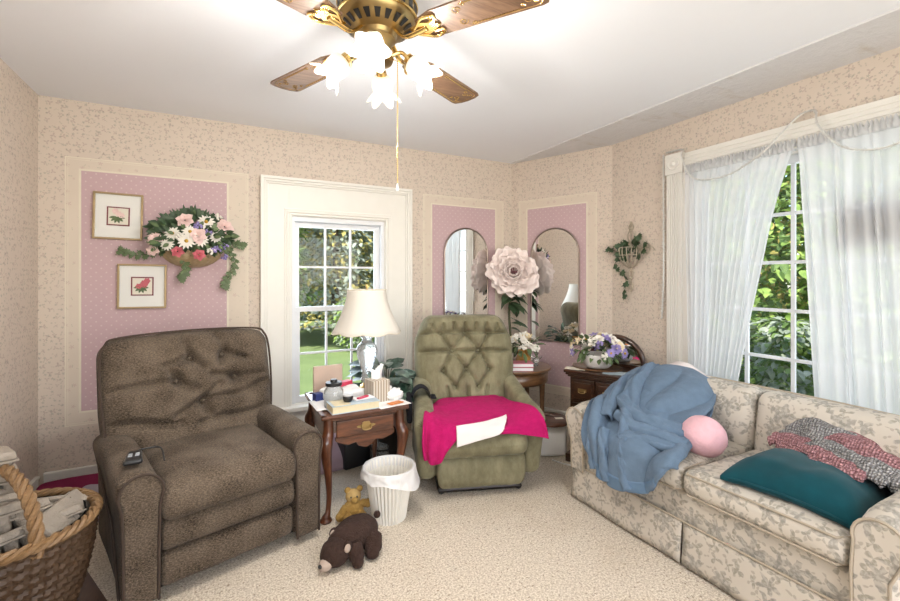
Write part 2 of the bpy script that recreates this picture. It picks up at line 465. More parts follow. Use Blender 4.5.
    def crochet(name, c1, c2):
        t = NT(name); v = t.node('ShaderNodeTexVoronoi'); v.inputs['Scale'].default_value = 105; t.set(v.inputs['Vector'], t.uv()); v.inputs['Randomness'].default_value = .35
        f = t.step(v.outputs['Distance'], .2, .75); t.col(t.mix(f, c1, c2)); t.p(roughness=.95)
        t.bump(t.math('SUBTRACT', 1, f), 1, .02); return t.m
    M['cro_grey'] = crochet('grey_crochet_yarn', (.52, .51, .51), (.24, .235, .235)); M['cro_pink'] = crochet('rose_crochet_yarn', (.64, .34, .36), (.36, .16, .175))
    M['bear'] = plain('dark_brown_plush', (.052, .031, .025), 1, var=.4, scale=60, bump=.9, bscale=150, sheen=.03, spec=.12)
    M['bearear'] = plain('light_plush_lining', (.45, .36, .30), 1, bump=.5)
    M['teddy'] = plain('golden_plush', (.40, .25, .075), 1, var=.3, scale=50, bump=.8, bscale=150, sheen=.05, spec=.12)
    M['teddyl'] = plain('pale_gold_plush', (.52, .36, .15), 1, var=.2, bump=.6, bscale=150, spec=.12)
    M['bin'] = plain('white_ribbed_plastic', (.78, .76, .70), .45, var=.03)
    M['liner'] = None
    t = NT('thin_white_liner'); t.col(t.mix(t.noise(t.obj(), 9, 3), (.80, .80, .81), (.92, .92, .92))); t.p(roughness=.35)
    tr = t.node('ShaderNodeBsdfTransparent'); mx = t.node('ShaderNodeMixShader'); mx.inputs[0].default_value = .78; t.set(mx.inputs[1], tr.outputs[0]); t.set(mx.inputs[2], t.b.outputs[0]); t.set(t.out.inputs[0], mx.outputs[0]); M['liner'] = t.m
    # wicker
    def wicker(name, a, b, sx=28, sy=70):
        t = NT(name); u = t.uv(); s = t.node('ShaderNodeSeparateXYZ'); t.set(s.inputs[0], u)
        t.col(t.mix(t.noise(t.obj((1, 1, 6)), 30, 3), a, b)); t.p(roughness=.5); t.bump(t.noise(t.obj((1, 1, 8)), 50, 2), .3, .004); return t.m
    M['wicker'] = wicker('brown_wicker', (.032, .017, .009), (.10, .055, .027)); M['wickerl'] = wicker('honey_wicker', (.13, .07, .03), (.32, .195, .09))
    M['wickertan'] = wicker('tan_wicker', (.30, .21, .11), (.52, .40, .24)); M['wickerw'] = plain('white_wicker', (.72, .70, .68), .6)
    M['carton'] = plain('grey_pulp', (.34, .30, .255), .95, var=.12, scale=40, bump=.5, bscale=120, spec=.12)
    M['leaf'] = plain('dark_ivy_leaf', (.045, .085, .038), .5, var=.5, scale=30); M['leaf2'] = plain('light_ivy_leaf', (.10, .15, .06), .5, var=.4, scale=30)
    M['plant'] = None
    t = NT('variegated_leaf'); t.col(t.mix(t.step(t.noise(t.obj(), 16, 4), .42, .66), (.012, .045, .028), (.15, .235, .185))); t.p(roughness=.3); M['plant'] = t.m
    M['stem'] = plain('brown_green_stem', (.07, .075, .035), .7)
    M['pw'] = plain('white_petal', (.80, .77, .70), .7, var=.06); M['pp'] = plain('pale_pink_petal', (.80, .60, .57), .7, var=.12, scale=30); M['pr'] = plain('rose_petal', (.55, .13, .16), .7, var=.2)
    M['pl'] = plain('lilac_petal', (.28, .23, .48), .7, var=.2); M['pc'] = plain('cream_petal', (.78, .66, .44), .7, var=.1); M['pk'] = plain('blush_peony_petal', (.93, .83, .80), .7, var=.05, scale=18)
    M['yc'] = plain('yellow_stamen', (.55, .33, .04), .8); M['mc'] = plain('mauve_stamen', (.33, .15, .17), .8)
    M['vase'] = plain('amber_vase', (.45, .24, .07), .2, var=.2)
    M['iron'] = plain('weathered_cream_wire', (.46, .40, .31), .6, .1, .45, 60)
    M['tinsel'] = plain('silver_tinsel', (.78, .78, .75), .3, .55, .3, 90)
    M['lidbrown'] = wood('brown_lid', (.04, .017, .01), (.12, .05, .026), 6, (1, 6, 6), .35)
    M['book1'] = plain('pink_book_cover', (.60, .20, .26), .5); M['book2'] = plain('crimson_book_cover', (.30, .02, .05), .5)
    M['pages'] = plain('book_pages', (.70, .62, .42), .8, var=.1, scale=80); M['cover_blue'] = plain('pale_blue_cover', (.45, .55, .62), .5, var=.3, scale=25)
    M['navy'] = plain('navy_box', (.02, .035, .16), .5); M['redbox'] = plain('red_label', (.55, .04, .09), .5); M['orange'] = plain('orange_label', (.70, .22, .05), .5)
    t = NT('striped_tissue_box'); s = t.node('ShaderNodeSeparateXYZ'); t.set(s.inputs[0], t.uv())
    f = t.math('FRACT', t.math('MULTIPLY', s.outputs[0], 55)); t.col(t.mix(t.step(f, .4, .6), (.62, .57, .49), (.32, .26, .20))); t.p(roughness=.7); M['stripe'] = t.m
    M['beigeboard'] = plain('beige_board', (.56, .43, .35), .7)
    M['envelope'] = plain('cream_paper', (.74, .69, .58), .8)
    M['grass'] = None
    t = NT('lawn'); t.col(t.mix(t.noise(t.obj(), 1.2, 6, .7), (.09, .145, .045), (.24, .31, .11))); t.p(roughness=1); M['grass'] = t.m
    def foliage(name, a, b):
        t = NT(name); t.col(t.mix(t.step(t.noise(t.obj(), 4, 5, .7), .3, .7), a, b)); t.p(roughness=.7)
        tl = t.node('ShaderNodeBsdfTranslucent'); t.set(tl.inputs[0], t.mix(.5, a, b)); mx = t.node('ShaderNodeMixShader'); mx.inputs[0].default_value = .3
        t.set(mx.inputs[1], t.b.outputs[0]); t.set(mx.inputs[2], tl.outputs[0]); t.set(t.out.inputs[0], mx.outputs[0]); return t.m
    M['fspruce'] = foliage('blue_spruce_needles', (.15, .20, .15), (.52, .58, .46)); M['fgold'] = foliage('yellow_green_leaves', (.22, .21, .05), (.70, .58, .18))
    M['fgreen'] = foliage('green_leaves', (.05, .11, .03), (.26, .38, .11)); M['fbright'] = foliage('bright_green_leaves', (.15, .26, .05), (.46, .62, .16))
    M['bark'] = plain('grey_brown_bark', (.11, .075, .05), .9, bump=.5)
    M['extgrey'] = plain('slate_grey_metal', (.10, .105, .115), .6)
    M['road'] = plain('pale_gravel', (.45, .43, .40), .9)
make_materials()
# ------------------------------------------------------------------ the setting
YB = 3.53; XL = -1.02; XR = 2.878; YF = -1.7
P0 = Vector((2.49, YB, 0)); P1 = Vector((XR, 2.63, 0)); DD = (P1 - P0).normalized(); DL = (P1 - P0).length
AD = math.atan2(DD.y, DD.x)
def on_diag(s, off, z):       # off = distance into the room
    return P0 + DD * s + Vector((DD.y, -DD.x, 0)) * off + Vector((0, 0, z))
WT = .16
def struct(o): o['kind'] = 'structure'; return o
HW = [(-.19, YF), (-.19, 1.72), (-.36, 2.08), (-.72, 2.86), (XL, 3.0)]     # edge between hardwood and carpet
m = MB(); m.add([(XL, YF, 0)] + [(x, y, 0) for x, y in HW[:1]] + [(x, y, 0) for x, y in HW[1:]] , [(0, 1, 2, 3, 4, 5)])
struct(m.build('floor_hardwood', M['hardwood'], smooth=False))
m = MB(); pts = [(x, y, 0) for x, y in HW] + [(XL, YB, 0), (2.49, YB, 0), (XR, 2.63, 0), (XR, YF, 0)]
m.add(pts, [tuple(reversed(range(len(pts))))]); struct(m.build('floor', M['carpet'], smooth=False))
XS = 2.475
m = MB(); m.box(((XL + XS) / 2 - .1, (YB + YF) / 2, H + .05), (XS - XL + .2, YB - YF + .4, .1)); struct(m.build('ceiling', M['ceil'], smooth=False))
m = MB(); m.add([(XS, YF - .1, H - .014), (XS, YB, H - .006), (XR + .2, YB + .1, H - .006), (XR + .2, YF - .1, H - .02), (XS, YF - .1, H + .1), (XS, YB, H + .1), (XR + .2, YB + .1, H + .1), (XR + .2, YF - .1, H + .1)],
    [(0, 1, 2, 3), (7, 6, 5, 4), (0, 4, 5, 1), (1, 5, 6, 2), (2, 6, 7, 3), (3, 7, 4, 0)])
struct(m.build('ceiling_patch', M['ceil2'], smooth=False))
def wall_with_hole(name, x0, x1, hole, loc, rz, mat=None):
    """wall in local coords: x along, room on -y side"""
    m = MB(); a, b, c, d = hole
    for (u0, u1, z0, z1) in ((x0, a, 0, H), (b, x1, 0, H), (a, b, 0, c), (a, b, d, H)):
        m.box(((u0 + u1) / 2, WT / 2, (z0 + z1) / 2), (u1 - u0, WT, z1 - z0))
    o = struct(m.build(name, mat or M['paper'], smooth=False)); o.location = loc; o.rotation_euler = (0, 0, rz); return o
BW = (.447, 1.197, .345, 1.80)           # opening of the far window (x0,x1,z0,z1)
wall_with_hole('wall_back', XL - WT, 2.49, BW, (0, YB, 0), 0)
RW = (.72, 2.10, .50, 2.04)              # opening of the side window along the right wall (from its far corner)
wall_with_hole('wall_right', 0, 2.63 - YF + WT, RW, (XR, 2.63, 0), -PI / 2)
m = MB(); m.box((DL / 2, WT / 2, H / 2), (DL, WT, H)); o = struct(m.build('wall_corner', M['paper'], smooth=False)); o.location = P0; o.rotation_euler = (0, 0, AD)
m = MB(); m.box((0, WT / 2, H / 2), (YB - YF, WT, H)); o = struct(m.build('wall_left', M['paper'], smooth=False)); o.location = (XL, (YB + YF) / 2, 0); o.rotation_euler = (0, 0, PI / 2)
FW = (-1.6, 1.6, .55, 2.15)  # opening of the added fill window in the front wall
wall_with_hole('wall_front', -(XR + WT - .93), (.93 - XL + WT), FW, (.93, YF, 0), PI)
# baseboards
def board(name, L, loc, rz, x0=0):
    m = MB(); m.box((x0 + L / 2, -.009, .055), (L, .018, .11)); m.box((x0 + L / 2, -.012, .118), (L, .024, .016)); m.box((x0 + L / 2, -.012, .012), (L, .024, .024))
    o = struct(m.build(name, M['trim'], smooth=False, bevel=.003)); o.location = loc; o.rotation_euler = (0, 0, rz)
board('baseboard_back', .225 - XL - .03, (XL + .03, YB, 0), 0); board('baseboard_back_far', 2.46 - 1.435, (1.435, YB, 0), 0)
board('baseboard_corner', DL - .04, P0 + DD * .02, AD); board('baseboard_right', 2.63 - YF - .05, (XR, 2.60, 0), -PI / 2)
board('baseboard_left', YB - YF - .1, (XL, YF + .05, 0), PI / 2)

# wallpaper panels with borders: pasted sheets on each wall
def panel(n, x0, x1, z0, z1, bx0, bx1, bz0, bz1, loc, rz):
    m = MB()
    def rect(a, b, c, d, y): m.add([(a, y, c), (b, y, c), (b, y, d), (a, y, d)], [(0, 1, 2, 3)])
    rect(x0, x1, z0, z1, -.0022)
    p = struct(m.build('trim_%d' % n, M['pink'], smooth=False)); p.location = loc; p.rotation_euler = (0, 0, rz)
    m = MB()
    rect(bx0, bx1, z1, bz1, -.0016); rect(bx0, bx1, bz0, z0, -.0016); rect(bx0, x0, z0, z1, -.0016); rect(x1, bx1, z0, z1, -.0016)
    b = m.build('border', M['border'], p, smooth=False)
    m = MB()
    def frame(a, b_, c, d, w, y):
        rect(a, b_, d - w, d, y); rect(a, b_, c, c + w, y); rect(a, a + w, c + w, d - w, y); rect(b_ - w, b_, c + w, d - w, y)
    frame(bx0, bx1, bz0, bz1, .006, -.0026); frame(bx0 + .014, bx1 - .014, bz0 + .014, bz1 - .014, .003, -.0026)
    frame(x0 - .012, x1 + .012, z0 - .012, z1 + .012, .012, -.0026)
    m.build('border_line', M['borderline'], p, smooth=False)
panel(1, -.812, .009, .477, 2.000, -.893, .150, .388, 2.083, (0, YB, 0), 0)
panel(2, 1.635, 2.300, .40, 1.975, 1.545, 2.395, .31, 2.062, (0, YB, 0), 0)
panel(3, .179, .756, .345, 1.971, .085, .851, .265, 2.058, P0, AD)

# far window (window_1): casing, sash, muntins, panes
def window(n, cas, opening, sash_rows, cols, loc, rz, cols_low=None, wide=True, sill=True, split=None):
    x0, x1, z0, z1 = opening; c0, c1, cz0, cz1 = cas
    m = MB()
    def fr(a, b, c, d, w, y0, y1):
        for (u0, u1, v0, v1) in ((a, b, d - w, d), (a, a + w, c, d - w), (b - w, b, c, d - w)):
            m.box(((u0 + u1) / 2, (y0 + y1) / 2, (v0 + v1) / 2), (u1 - u0, y1 - y0, v1 - v0))
    fr(c0, c1, cz0, cz1, .022, -.05, 0); fr(c0 + .022, c1 - .022, cz0, cz1 - .022, .018, -.040, 0); fr(c0 + .04, c1 - .04, cz0, cz1 - .04, .014, -.030, 0)
    wl = x0 - c0; wr = c1 - x1; wt = cz1 - z1
    for (u0, u1, v0, v1) in ((c0 + .05, x0 - .012, cz0, cz1 - .05), (x1 + .012, c1 - .05, cz0, cz1 - .05), (x0 - .02, x1 + .02, z1 + .012, cz1 - .05)):
        m.box(((u0 + u1) / 2, -.009, (v0 + v1) / 2), (u1 - u0, .018, v1 - v0))
    for k, (w, y) in enumerate(((.05, -.024), (.034, -.03), (.016, -.022))):
        fr(x0 - w, x1 + w, cz0, z1 + w, .016, y, -.004)
    if sill:
        m.box(((c0 + c1) / 2, -.03, z0 - .015), (c1 - c0, .1, .03)); m.box(((c0 + c1) / 2, -.012, z0 - .09), (c1 - c0 - .05, .024, .12))
    # jamb lining
    for (u0, u1, v0, v1) in ((x0 - .012, x0 + .006, z0, z1), (x1 - .006, x1 + .012, z0, z1), (x0, x1, z1 - .006, z1 + .012), (x0, x1, z0 - .012, z0 + .006)):
        m.box(((u0 + u1) / 2, .07, (v0 + v1) / 2), (u1 - u0, .15, v1 - v0))
    w = struct(m.build('window_%d' % n, M['trim'], smooth=False, bevel=.003)); w.location = loc; w.rotation_euler = (0, 0, rz)
    return w
def sash(parent, x0, x1, z0, z1, y, cols, rows, fw=.038, mw=.016, bot=None):
    m = MB(); bot = bot or fw
    for (u0, u1, v0, v1) in ((x0, x1, z1 - fw, z1), (x0, x1, z0, z0 + bot), (x0, x0 + fw, z0 + bot, z1 - fw), (x1 - fw, x1, z0 + bot, z1 - fw)):
        m.box(((u0 + u1) / 2, y, (v0 + v1) / 2), (u1 - u0, .035, v1 - v0))
    s = m.build('sash', M['trimw'], parent, smooth=False, bevel=.003)
    a, b, c, d = x0 + fw, x1 - fw, z0 + bot, z1 - fw
    m = MB()
    for k in range(1, cols): m.box((a + (b - a) * k / cols, y, (c + d) / 2), (mw, .018, d - c))
    for k in range(1, rows): m.box(((a + b) / 2, y - .001, c + (d - c) * k / rows), (b - a, .012, mw * .98))
    m.build('grille', M['trimw'], s, smooth=False)
    m = MB(); m.box(((a + b) / 2, y + .012, (c + d) / 2), (b - a, .003, d - c)); m.build('pane', M['pane'], s, smooth=False)
w1 = window(1, (.229, 1.428, .30, 2.08), BW, 2, 3, (0, YB, 0), 0)
m = MB(); x0, x1, z0, z1 = BW
for (u0, u1, v0, v1) in ((x0 + .006, x1 - .006, z1 - .04, z1 - .006), (x0 + .006, x0 + .03, z0 + .006, z1 - .04), (x1 - .03, x1 - .006, z0 + .006, z1 - .04)):
    m.box(((u0 + u1) / 2, .05, (v0 + v1) / 2), (u1 - u0, .09, v1 - v0))
m.build('track', M['trimw'], w1, smooth=False, bevel=.003)
zm = 1.075
sash(w1, x0 + .03, x1 - .03, zm - .02, z1 - .04, .085, 3, 2); sash(w1, x0 + .03, x1 - .03, z0 + .006, zm + .02, .045, 3, 2, bot=.05)

# side window (window_2): fluted casing with corner blocks
w2m = MB(); x0, x1, z0, z1 = RW
cw = .20; c0 = x0 - cw; c1 = x1 + cw; ct = z1 + .165
def flutes(m, a, b, c, d, vertical):
    m.box(((a + b) / 2, -.011, (c + d) / 2), (b - a, .022, d - c))
    n = 5
    for k in range(n):
        t = (k + .5) / n
        if vertical: m.box((a + .02 + (b - a - .04) * t, -.024, (c + d) / 2), ((b - a) * .09, .012, d - c))
        else: m.box(((a + b) / 2, -.024, c + .015 + (d - c - .03) * t), (b - a, .012, (d - c) * .09))
flutes(w2m, c0, c0 + .125, .42, z1 + .04, True); flutes(w2m, c1 - .125, c1, .42, z1 + .04, True)
for a, b in ((c0 + .125, x0), (x1, c1 - .125)):
    w2m.box(((a + b) / 2, -.008, (z0 + z1) / 2), (b - a + .004, .016, z1 - z0 + .1))
flutes(w2m, c0 + .14, c1 - .14, z1, ct - .01, False)
w2m.box(((c0 + c1) / 2, -.008, .46), (c1 - c0, .02, .08)); w2m.box(((c0 + c1) / 2, -.04, z0 - .012), (c1 - c0, .10, .024))
for (u0, u1, v0, v1) in ((x0 - .012, x0 + .006, z0, z1), (x1 - .006, x1 + .012, z0, z1), (x0, x1, z1 - .006, z1 + .012)):
    w2m.box(((u0 + u1) / 2, .07, (v0 + v1) / 2), (u1 - u0, .15, v1 - v0))
w2 = struct(w2m.build('window_2', M['trim'], smooth=False, bevel=.003)); w2.location = (XR, 2.63, 0); w2.rotation_euler = (0, 0, -PI / 2)
for cx in (c0 + .065, c1 - .065):
    m = MB(); m.box((cx, -.018, ct - .07), (.135, .036, .145)); m.lathe([(.048, 0), (.048, .008), (.040, .012), (.034, .006), (.018, .006), (.014, .014), (0, .016)], 24, M=Tm((cx, -.036, ct - .07), (PI / 2, 0, 0)))
    m.build('corner_block', M['trim'], w2, smooth=False, bevel=.003)
zm2 = 1.32
sash(w2, x0 + .006, x1 - .006, z0 + .006, z1 - .006, .06, 5, 5, fw=.05, mw=.02)
# unseen window behind the camera, added to carry the fill light
m = MB(); x0, x1, z0, z1 = FW
for (u0, u1, v0, v1) in ((x0 - .1, x1 + .1, z1, z1 + .1), (x0 - .1, x1 + .1, z0 - .1, z0), (x0 - .1, x0, z0, z1), (x1, x1 + .1, z0, z1)):
    m.box(((u0 + u1) / 2, -.012, (v0 + v1) / 2), (u1 - u0, .03, v1 - v0))
w3 = struct(m.build('window_3', M['trim'], smooth=False)); w3.location = (.93, YF, 0); w3.rotation_euler = (0, 0, PI)
sash(w3, x0, 0, z0, z1, .07, 2, 3); sash(w3, 0, x1, z0, z1, .07, 2, 3)

# ------------------------------------------------------------------ camera, light, outdoors
cam = bpy.data.cameras.new('camera'); co = bpy.data.objects.new('camera', cam); COL.objects.link(co)
co.location = (0, 0, 1.32); co.rotation_euler = (R(90), 0, R(-27.2))
cam.sensor_width = 36; cam.lens = 36 * 437 / 900; cam.shift_y = -(300.5 - 278) / 900; cam.clip_start = .05
SC.camera = co
SC.view_settings.view_transform = 'Standard'; SC.view_settings.look = 'None'; SC.view_settings.gamma = 1; SC.view_settings.exposure = EXPO
w = bpy.data.worlds.new('sky'); SC.world = w; w.use_nodes = True; nt = w.node_tree
sky = nt.nodes.new('ShaderNodeTexSky'); sky.sky_type = 'NISHITA'; sky.sun_disc = False; sky.sun_elevation = R(48); sky.sun_rotation = R(215)
nt.links.new(sky.outputs[0], nt.nodes['Background'].inputs[0]); nt.nodes['Background'].inputs[1].default_value = SKY
def light(name, typ, loc, energy, color=(1, 1, 1), rot=(0, 0, 0), **kw):
    l = bpy.data.lights.new(name, typ); l.energy = energy; l.color = color
    for k, v in kw.items(): setattr(l, k, v)
    o = bpy.data.objects.new(name, l); COL.objects.link(o); o.location = loc; o.rotation_euler = rot; return o
light('sun', 'SUN', (0, 0, 8), SUN, (1, .95, .85), (R(44), 0, R(-60)), angle=R(1))
# daylight entering at the far and side panes
light('daylight_far', 'AREA', (.82, YB + .30, 1.1), DAY1, (.80, .90, 1), (R(-90), 0, 0), shape='RECTANGLE', size=.72, size_y=1.4)
light('daylight_side', 'AREA', (XR + .30, 1.22, 1.3), DAY2, (.86, .93, 1), (0, R(90), 0), shape='RECTANGLE', size=1.5, size_y=1.3)
light('fill_front', 'AREA', (.93, YF - .05, 1.35), FILL, (1, .95, .90), (R(90), 0, 0), shape='RECTANGLE', size=3.1, size_y=1.55)  # added fill lamp in the made-up front window, brightens the room

m = MB(); m.box((0, 20, -.5), (80, 70, .1)); o = m.build('lawn', M['grass'], smooth=False); struct(o)
def tree(name, label, cat, x, y, h, r, mats, n=1500, ls=.16, cone=False, z0=-.45, trunk=True, seed=1):
    rs = random.Random(seed)
    t = thing(name, label, cat, (x, y, z0), group='trees and shrubs outside the windows')
    if trunk:
        m = MB(); m.tube([(0, 0, 0), (.05, .02, h * .35), (0, .05, h * .8)], [.14, .1, .03], 8); m.build('trunk', M['bark'], t)
    for mi, mt in enumerate(mats):
        m = MB()
        for i in range(n // len(mats)):
            if cone:
                zz = h * (.08 + .92 * rs.random() ** 1.3); rr = r * (1 - zz / h) * (0.75 + .3 * rs.random()) + .05
            else:
                zz = h * (.12 + .88 * rs.random()); q = (zz / h - .5) * 2
                rr = r * math.sqrt(max(.06, 1 - abs(q) ** 2.4)) * (.55 + .5 * rs.random())
            a = rs.random() * 2 * PI
            rr *= 1 + .25 * math.sin(3 * a + zz * 2) 
            p = Vector((rr * math.cos(a), rr * math.sin(a), zz))
            d = Vector((math.cos(a) + rs.uniform(-.8, .8), math.sin(a) + rs.uniform(-.8, .8), rs.uniform(-.7, .5)))
            m.leaf(p, d, (rs.uniform(-.4, .4), rs.uniform(-.4, .4), 1), ls * rs.uniform(.6, 1.3), ls * .55, .3)
        m.build('foliage', mt, t)
tree('spruce', 'blue-grey spruce in the middle of the far window', 'tree', 3.0, 13.6, 6.6, 2.3, [M['fspruce'], M['fspruce'], M['fgold']], 9000, .20, True, seed=3)
tree('leafy_tree', 'green bushy tree at the left of the far window', 'tree', .5, 12.2, 4.6, 1.35, [M['fgreen'], M['fbright']], 4200, .18, seed=4)
tree('leafy_tree', 'darker green tree at the right edge of the far window', 'tree', 5.7, 14.5, 6.4, 1.4, [M['fgreen'], M['fspruce']], 4600, .2, seed=5)
tree('shrub', 'low pale green shrub under the spruce, behind the lower panes of the far window', 'shrub', 2.9, 10.6, 1.35, .7, [M['fbright'], M['fspruce']], 1800, .10, trunk=False, seed=6)
tree('shrub', 'bright green shrub between the parted sheer curtains', 'shrub', 6.6, 2.9, 3.6, 1.3, [M['fbright'], M['fgreen'], M['fbright']], 5200, .14, trunk=False, seed=7)
tree('shrub', 'dark green hedge shrub close under the side window', 'shrub', 5.0, 2.35, 1.35, .75, [M['fgreen'], M['fspruce']], 2600, .10, trunk=False, seed=8)
tree('leafy_tree', 'leafy tree behind the right sheer curtain', 'tree', 7.6, -.4, 5.6, 1.7, [M['fgreen'], M['fbright']], 5000, .2, seed=10)
tree('leafy_tree', 'tall yellow-green tree above the bright shrub outside the side window', 'tree', 9.8, 5.2, 6.6, 2.0, [M['fgold'], M['fgreen']], 6000, .22, seed=9)
def hedge(label, x0, y0, x1, y1, h, mats, n, seed):
    rs = random.Random(seed); t = thing('tree_row', label, 'trees', ((x0 + x1) / 2, (y0 + y1) / 2, -.45), group='trees and shrubs outside the windows')
    dx, dy = (x1 - x0) / 2, (y1 - y0) / 2
    for mt in mats:
        m = MB()
        for i in range(n):
            k = rs.uniform(-1, 1); z = h * rs.random() ** .9 * (.86 + .14 * math.sin(k * 17)); L = math.hypot(dx, dy); o = rs.uniform(-.5, .5)
            m.leaf((dx * k - dy / L * o, dy * k + dx / L * o, z), (rs.uniform(-1, 1), rs.uniform(-1, 1), rs.uniform(-.8, .5)), (rs.uniform(-1, 1), rs.uniform(-1, 1), rs.uniform(-.3, 1)), rs.uniform(.3, .6), .3, .3)
        m.build('foliage', mt, t)
hedge('dense row of dark trees at the back of the garden behind the spruce', -3, 19.5, 12.5, 18.5, 8.0, [M['fgreen'], M['fspruce'], M['fgold']], 4200, 41)
hedge('dense row of trees along the side garden behind the curtained window', 13.5, 13, 13.0, -9, 8.0, [M['fgreen'], M['fbright']], 5200, 42)
m = MB(); m.box((0, 16.2, -.447), (26, .9, .01)); o = m.build('path', M['road'], smooth=False); struct(o)
# ------------------------------------------------------------------ brown recliner
def puff(amt):
    def fn(p, q):
        return (p.x, p.y, p.z + amt * (1 - q.x * q.x) * (1 - q.y * q.y) * (1 if q.z > 0 else .2) * abs(q.z))
    return fn
def wrinkle(p, s, a): return a * nz(p.x, p.y, p.z, s)
BR = thing('recliner', 'brown chenille recliner armchair with tufted back, left of the far window', 'armchair', (.035, 2.180, 0), R(17))
BR.scale = (1, 1, .985)
m = MB(); m.box((0, .42, .05), (.74, .66, .07)); m.build('base', M['darkm'], BR, smooth=False, bevel=.01)
# footrest panels
for z0, z1, f in ((.055, .205, -.012), (.205, .345, -.03)):
    m = MB()
    def fn(p, q, f=f): return (p.x, p.y + (f * (1 - q.z * q.z) if q.y < 0 else 0) + wrinkle(p, 9, .004), p.z)
    m.rbox((0, .055, (z0 + z1) / 2), (.555, .10, z1 - z0 - .004), .028, (10, 2, 4), 4, fn)
    m.build('footrest_panel', M['brown'], BR)
# seat cushion
m = MB()
def fn(p, q):
    z = p.z + .035 * (1 - q.x ** 2) * (1 - q.y ** 2) * max(q.z, 0) + wrinkle(p, 7, .006)
    y = p.y - (.022 * (1 - q.z ** 2) * (1 - .3 * q.x ** 2) if q.y < 0 else 0)
    return (p.x, y, z)
m.rbox((0, .275, .415), (.565, .62, .165), .055, (14, 14, 3), 4, fn); m.build('seat_cushion', M['brown'], BR)
m = MB(); m.tube([(-.25, -.05, .375), (-.27, -.048, .38), (0, -.058, .352), (.27, -.048, .38)], .004, 6)
# arms
def arm(sx):
    m = MB()
    def fn(p, q):
        x = p.x
        top = sm(.2, 1, q.z)
        w = 1 + .22 * top * (1 if True else 0) - .10 * sm(.0, -1, q.z) * 0
        z = p.z - .035 * sm(.3, 1, q.y) - .012 * sm(.0, -1, q.y) * top
        y = p.y - .010 * top * (q.y < 0)
        return (x * w + sx * .012 * top + wrinkle(p, 6, .004), y, z + wrinkle(p + Vector((3, 0, 0)), 5, .005))
    m.rbox((0, .40, .300), (.122, .80, .55), .055, (6, 16, 12), 4, fn)
    a = m.build('arm', M['brown'], BR, loc=(sx * .345, 0, 0))
    # front scroll plate and its piping
    pl = [(-.060, .055), (-.060, .40)] + [(-.064 - .02 * math.sin(t * PI / 6), .42 + .02 * t) for t in range(1, 4)]
    pl = [(-.057, .04), (-.058, .25), (-.062, .42)] + arc((0, .485), .074, PI * 1.12, -PI * .12, 14) + [(.062, .42), (.058, .25), (.057, .04)]
    m = MB(); m.prism(pl, .026, Tm((0, .012, 0), (PI / 2, 0, 0)))
    fp = m.build('arm_front', M['brown'], a, bevel=.008)
    m = MB(); m.tube([(x * 1.0, -.016, z) for x, z in pl], .0055, 8)
    m.build('piping', M['piping_brown'], fp)
    m = MB()
    m.tube([(.066 * sx, .02, .05), (.068 * sx, .2, .30), (.070 * sx, .75, .45)], .005, 6); m.build('side_seam', M['piping_brown'], a)
    return a
armL = arm(-1); armR = arm(1)
# hand control cord is built with the remote
# back: three button rows, pulled pleats
BUT = [(-.03, .165), (.13, .17), (-.10, .055), (.02, -.07), (.19, .035)]
def tuft(x, z, buts, A, s):
    d = 0
    for bx, bz in buts: d += A * math.exp(-((x - bx) ** 2 + (z - bz) ** 2) / (s * s))
    return d
def crease(x, z, segs, A, s):
    d = 0
    for (x0, z0, x1, z1) in segs:
        vx, vz = x1 - x0, z1 - z0; L2 = vx * vx + vz * vz
        t = clamp(((x - x0) * vx + (z - z0) * vz) / L2); dx = x - x0 - t * vx; dz = z - z0 - t * vz
        d = max(d, A * math.exp(-(dx * dx + dz * dz) / (s * s)))
    return d
BSEG = [(-.40, .03, -.10, .055), (-.10, .055, -.01, -.01), (.02, -.07, .38, -.03), (.02, -.07, -.10, -.12), (-.03, .165, -.05, .33), (.13, .17, .10, .33), (-.03, .165, -.16, .13), (.13, .17, .27, .14),
        (.19, .035, .40, .02), (.19, .035, .06, .045), (.02, -.07, .06, -.20), (-.03, .165, .02, .10), (.13, .17, .11, .10), (-.40, -.12, -.08, -.155), (.0, -.20, .36, -.155), (-.10, .055, -.14, .12), (.02, -.07, .10, .0)]
m = MB()
def fn(p, q):
    x, y, z = p
    w = 1 - .05 * sm(-.1, -1, q.z)
    if q.y < 0:
        k = sm(1.0, .82, abs(q.x)) * sm(1.0, .86, abs(q.z)) * clamp(-q.y * 1.5)
        bulge = .055 * (1 - q.x ** 2) * (1 - .6 * q.z ** 2)
        xw = x + .030 * nz(x * 5, z * 5, 2.2); zw = z + .035 * nz(x * 5, z * 5, 7.7)
        d = tuft(x, z, BUT, .05, .030) + crease(xw, zw, BSEG, .036, .019)
        y = y - k * (bulge - d) - k * wrinkle(p, 7, .022) - k * .010 * nz(x * 4, 3, z * 16) - k * .02 * sm(-.2, -.8, q.z)
    z2 = z - .02 * (q.x ** 2) * (q.z > .5) - .022 * q.x * sm(0, 1, q.z) * 0
    return (x * w, y + wrinkle(p, 4, .006), z2 + wrinkle(p, 5, .006))
m.rbox((0, 0, .335), (.83, .20, .655), .085, (56, 3, 50), 5, fn)
back = m.build('backrest', M['brown'], BR, loc=(0, .60, .385), rot=(R(-13), 0, 0))
for bx, bz in BUT:
    m = MB(); m.blob((bx, -.100, bz + .335), (.011, .008, .011), 10, 6); m.build('button', M['brown'], back)
m = MB()
ol = [(sx_ * x_, -.068, z_) for sx_, x_, z_ in ((-1, .382, .06), (-1, .407, .30), (-1, .411, .52), (-1, .390, .612), (-1, .325, .648), (1, 0, .662), (1, .325, .648), (1, .390, .612), (1, .411, .52), (1, .407, .30), (1, .382, .06))]
m.tube(catmull(ol, 6), .006, 6); m.build('piping', M['piping_brown'], back)

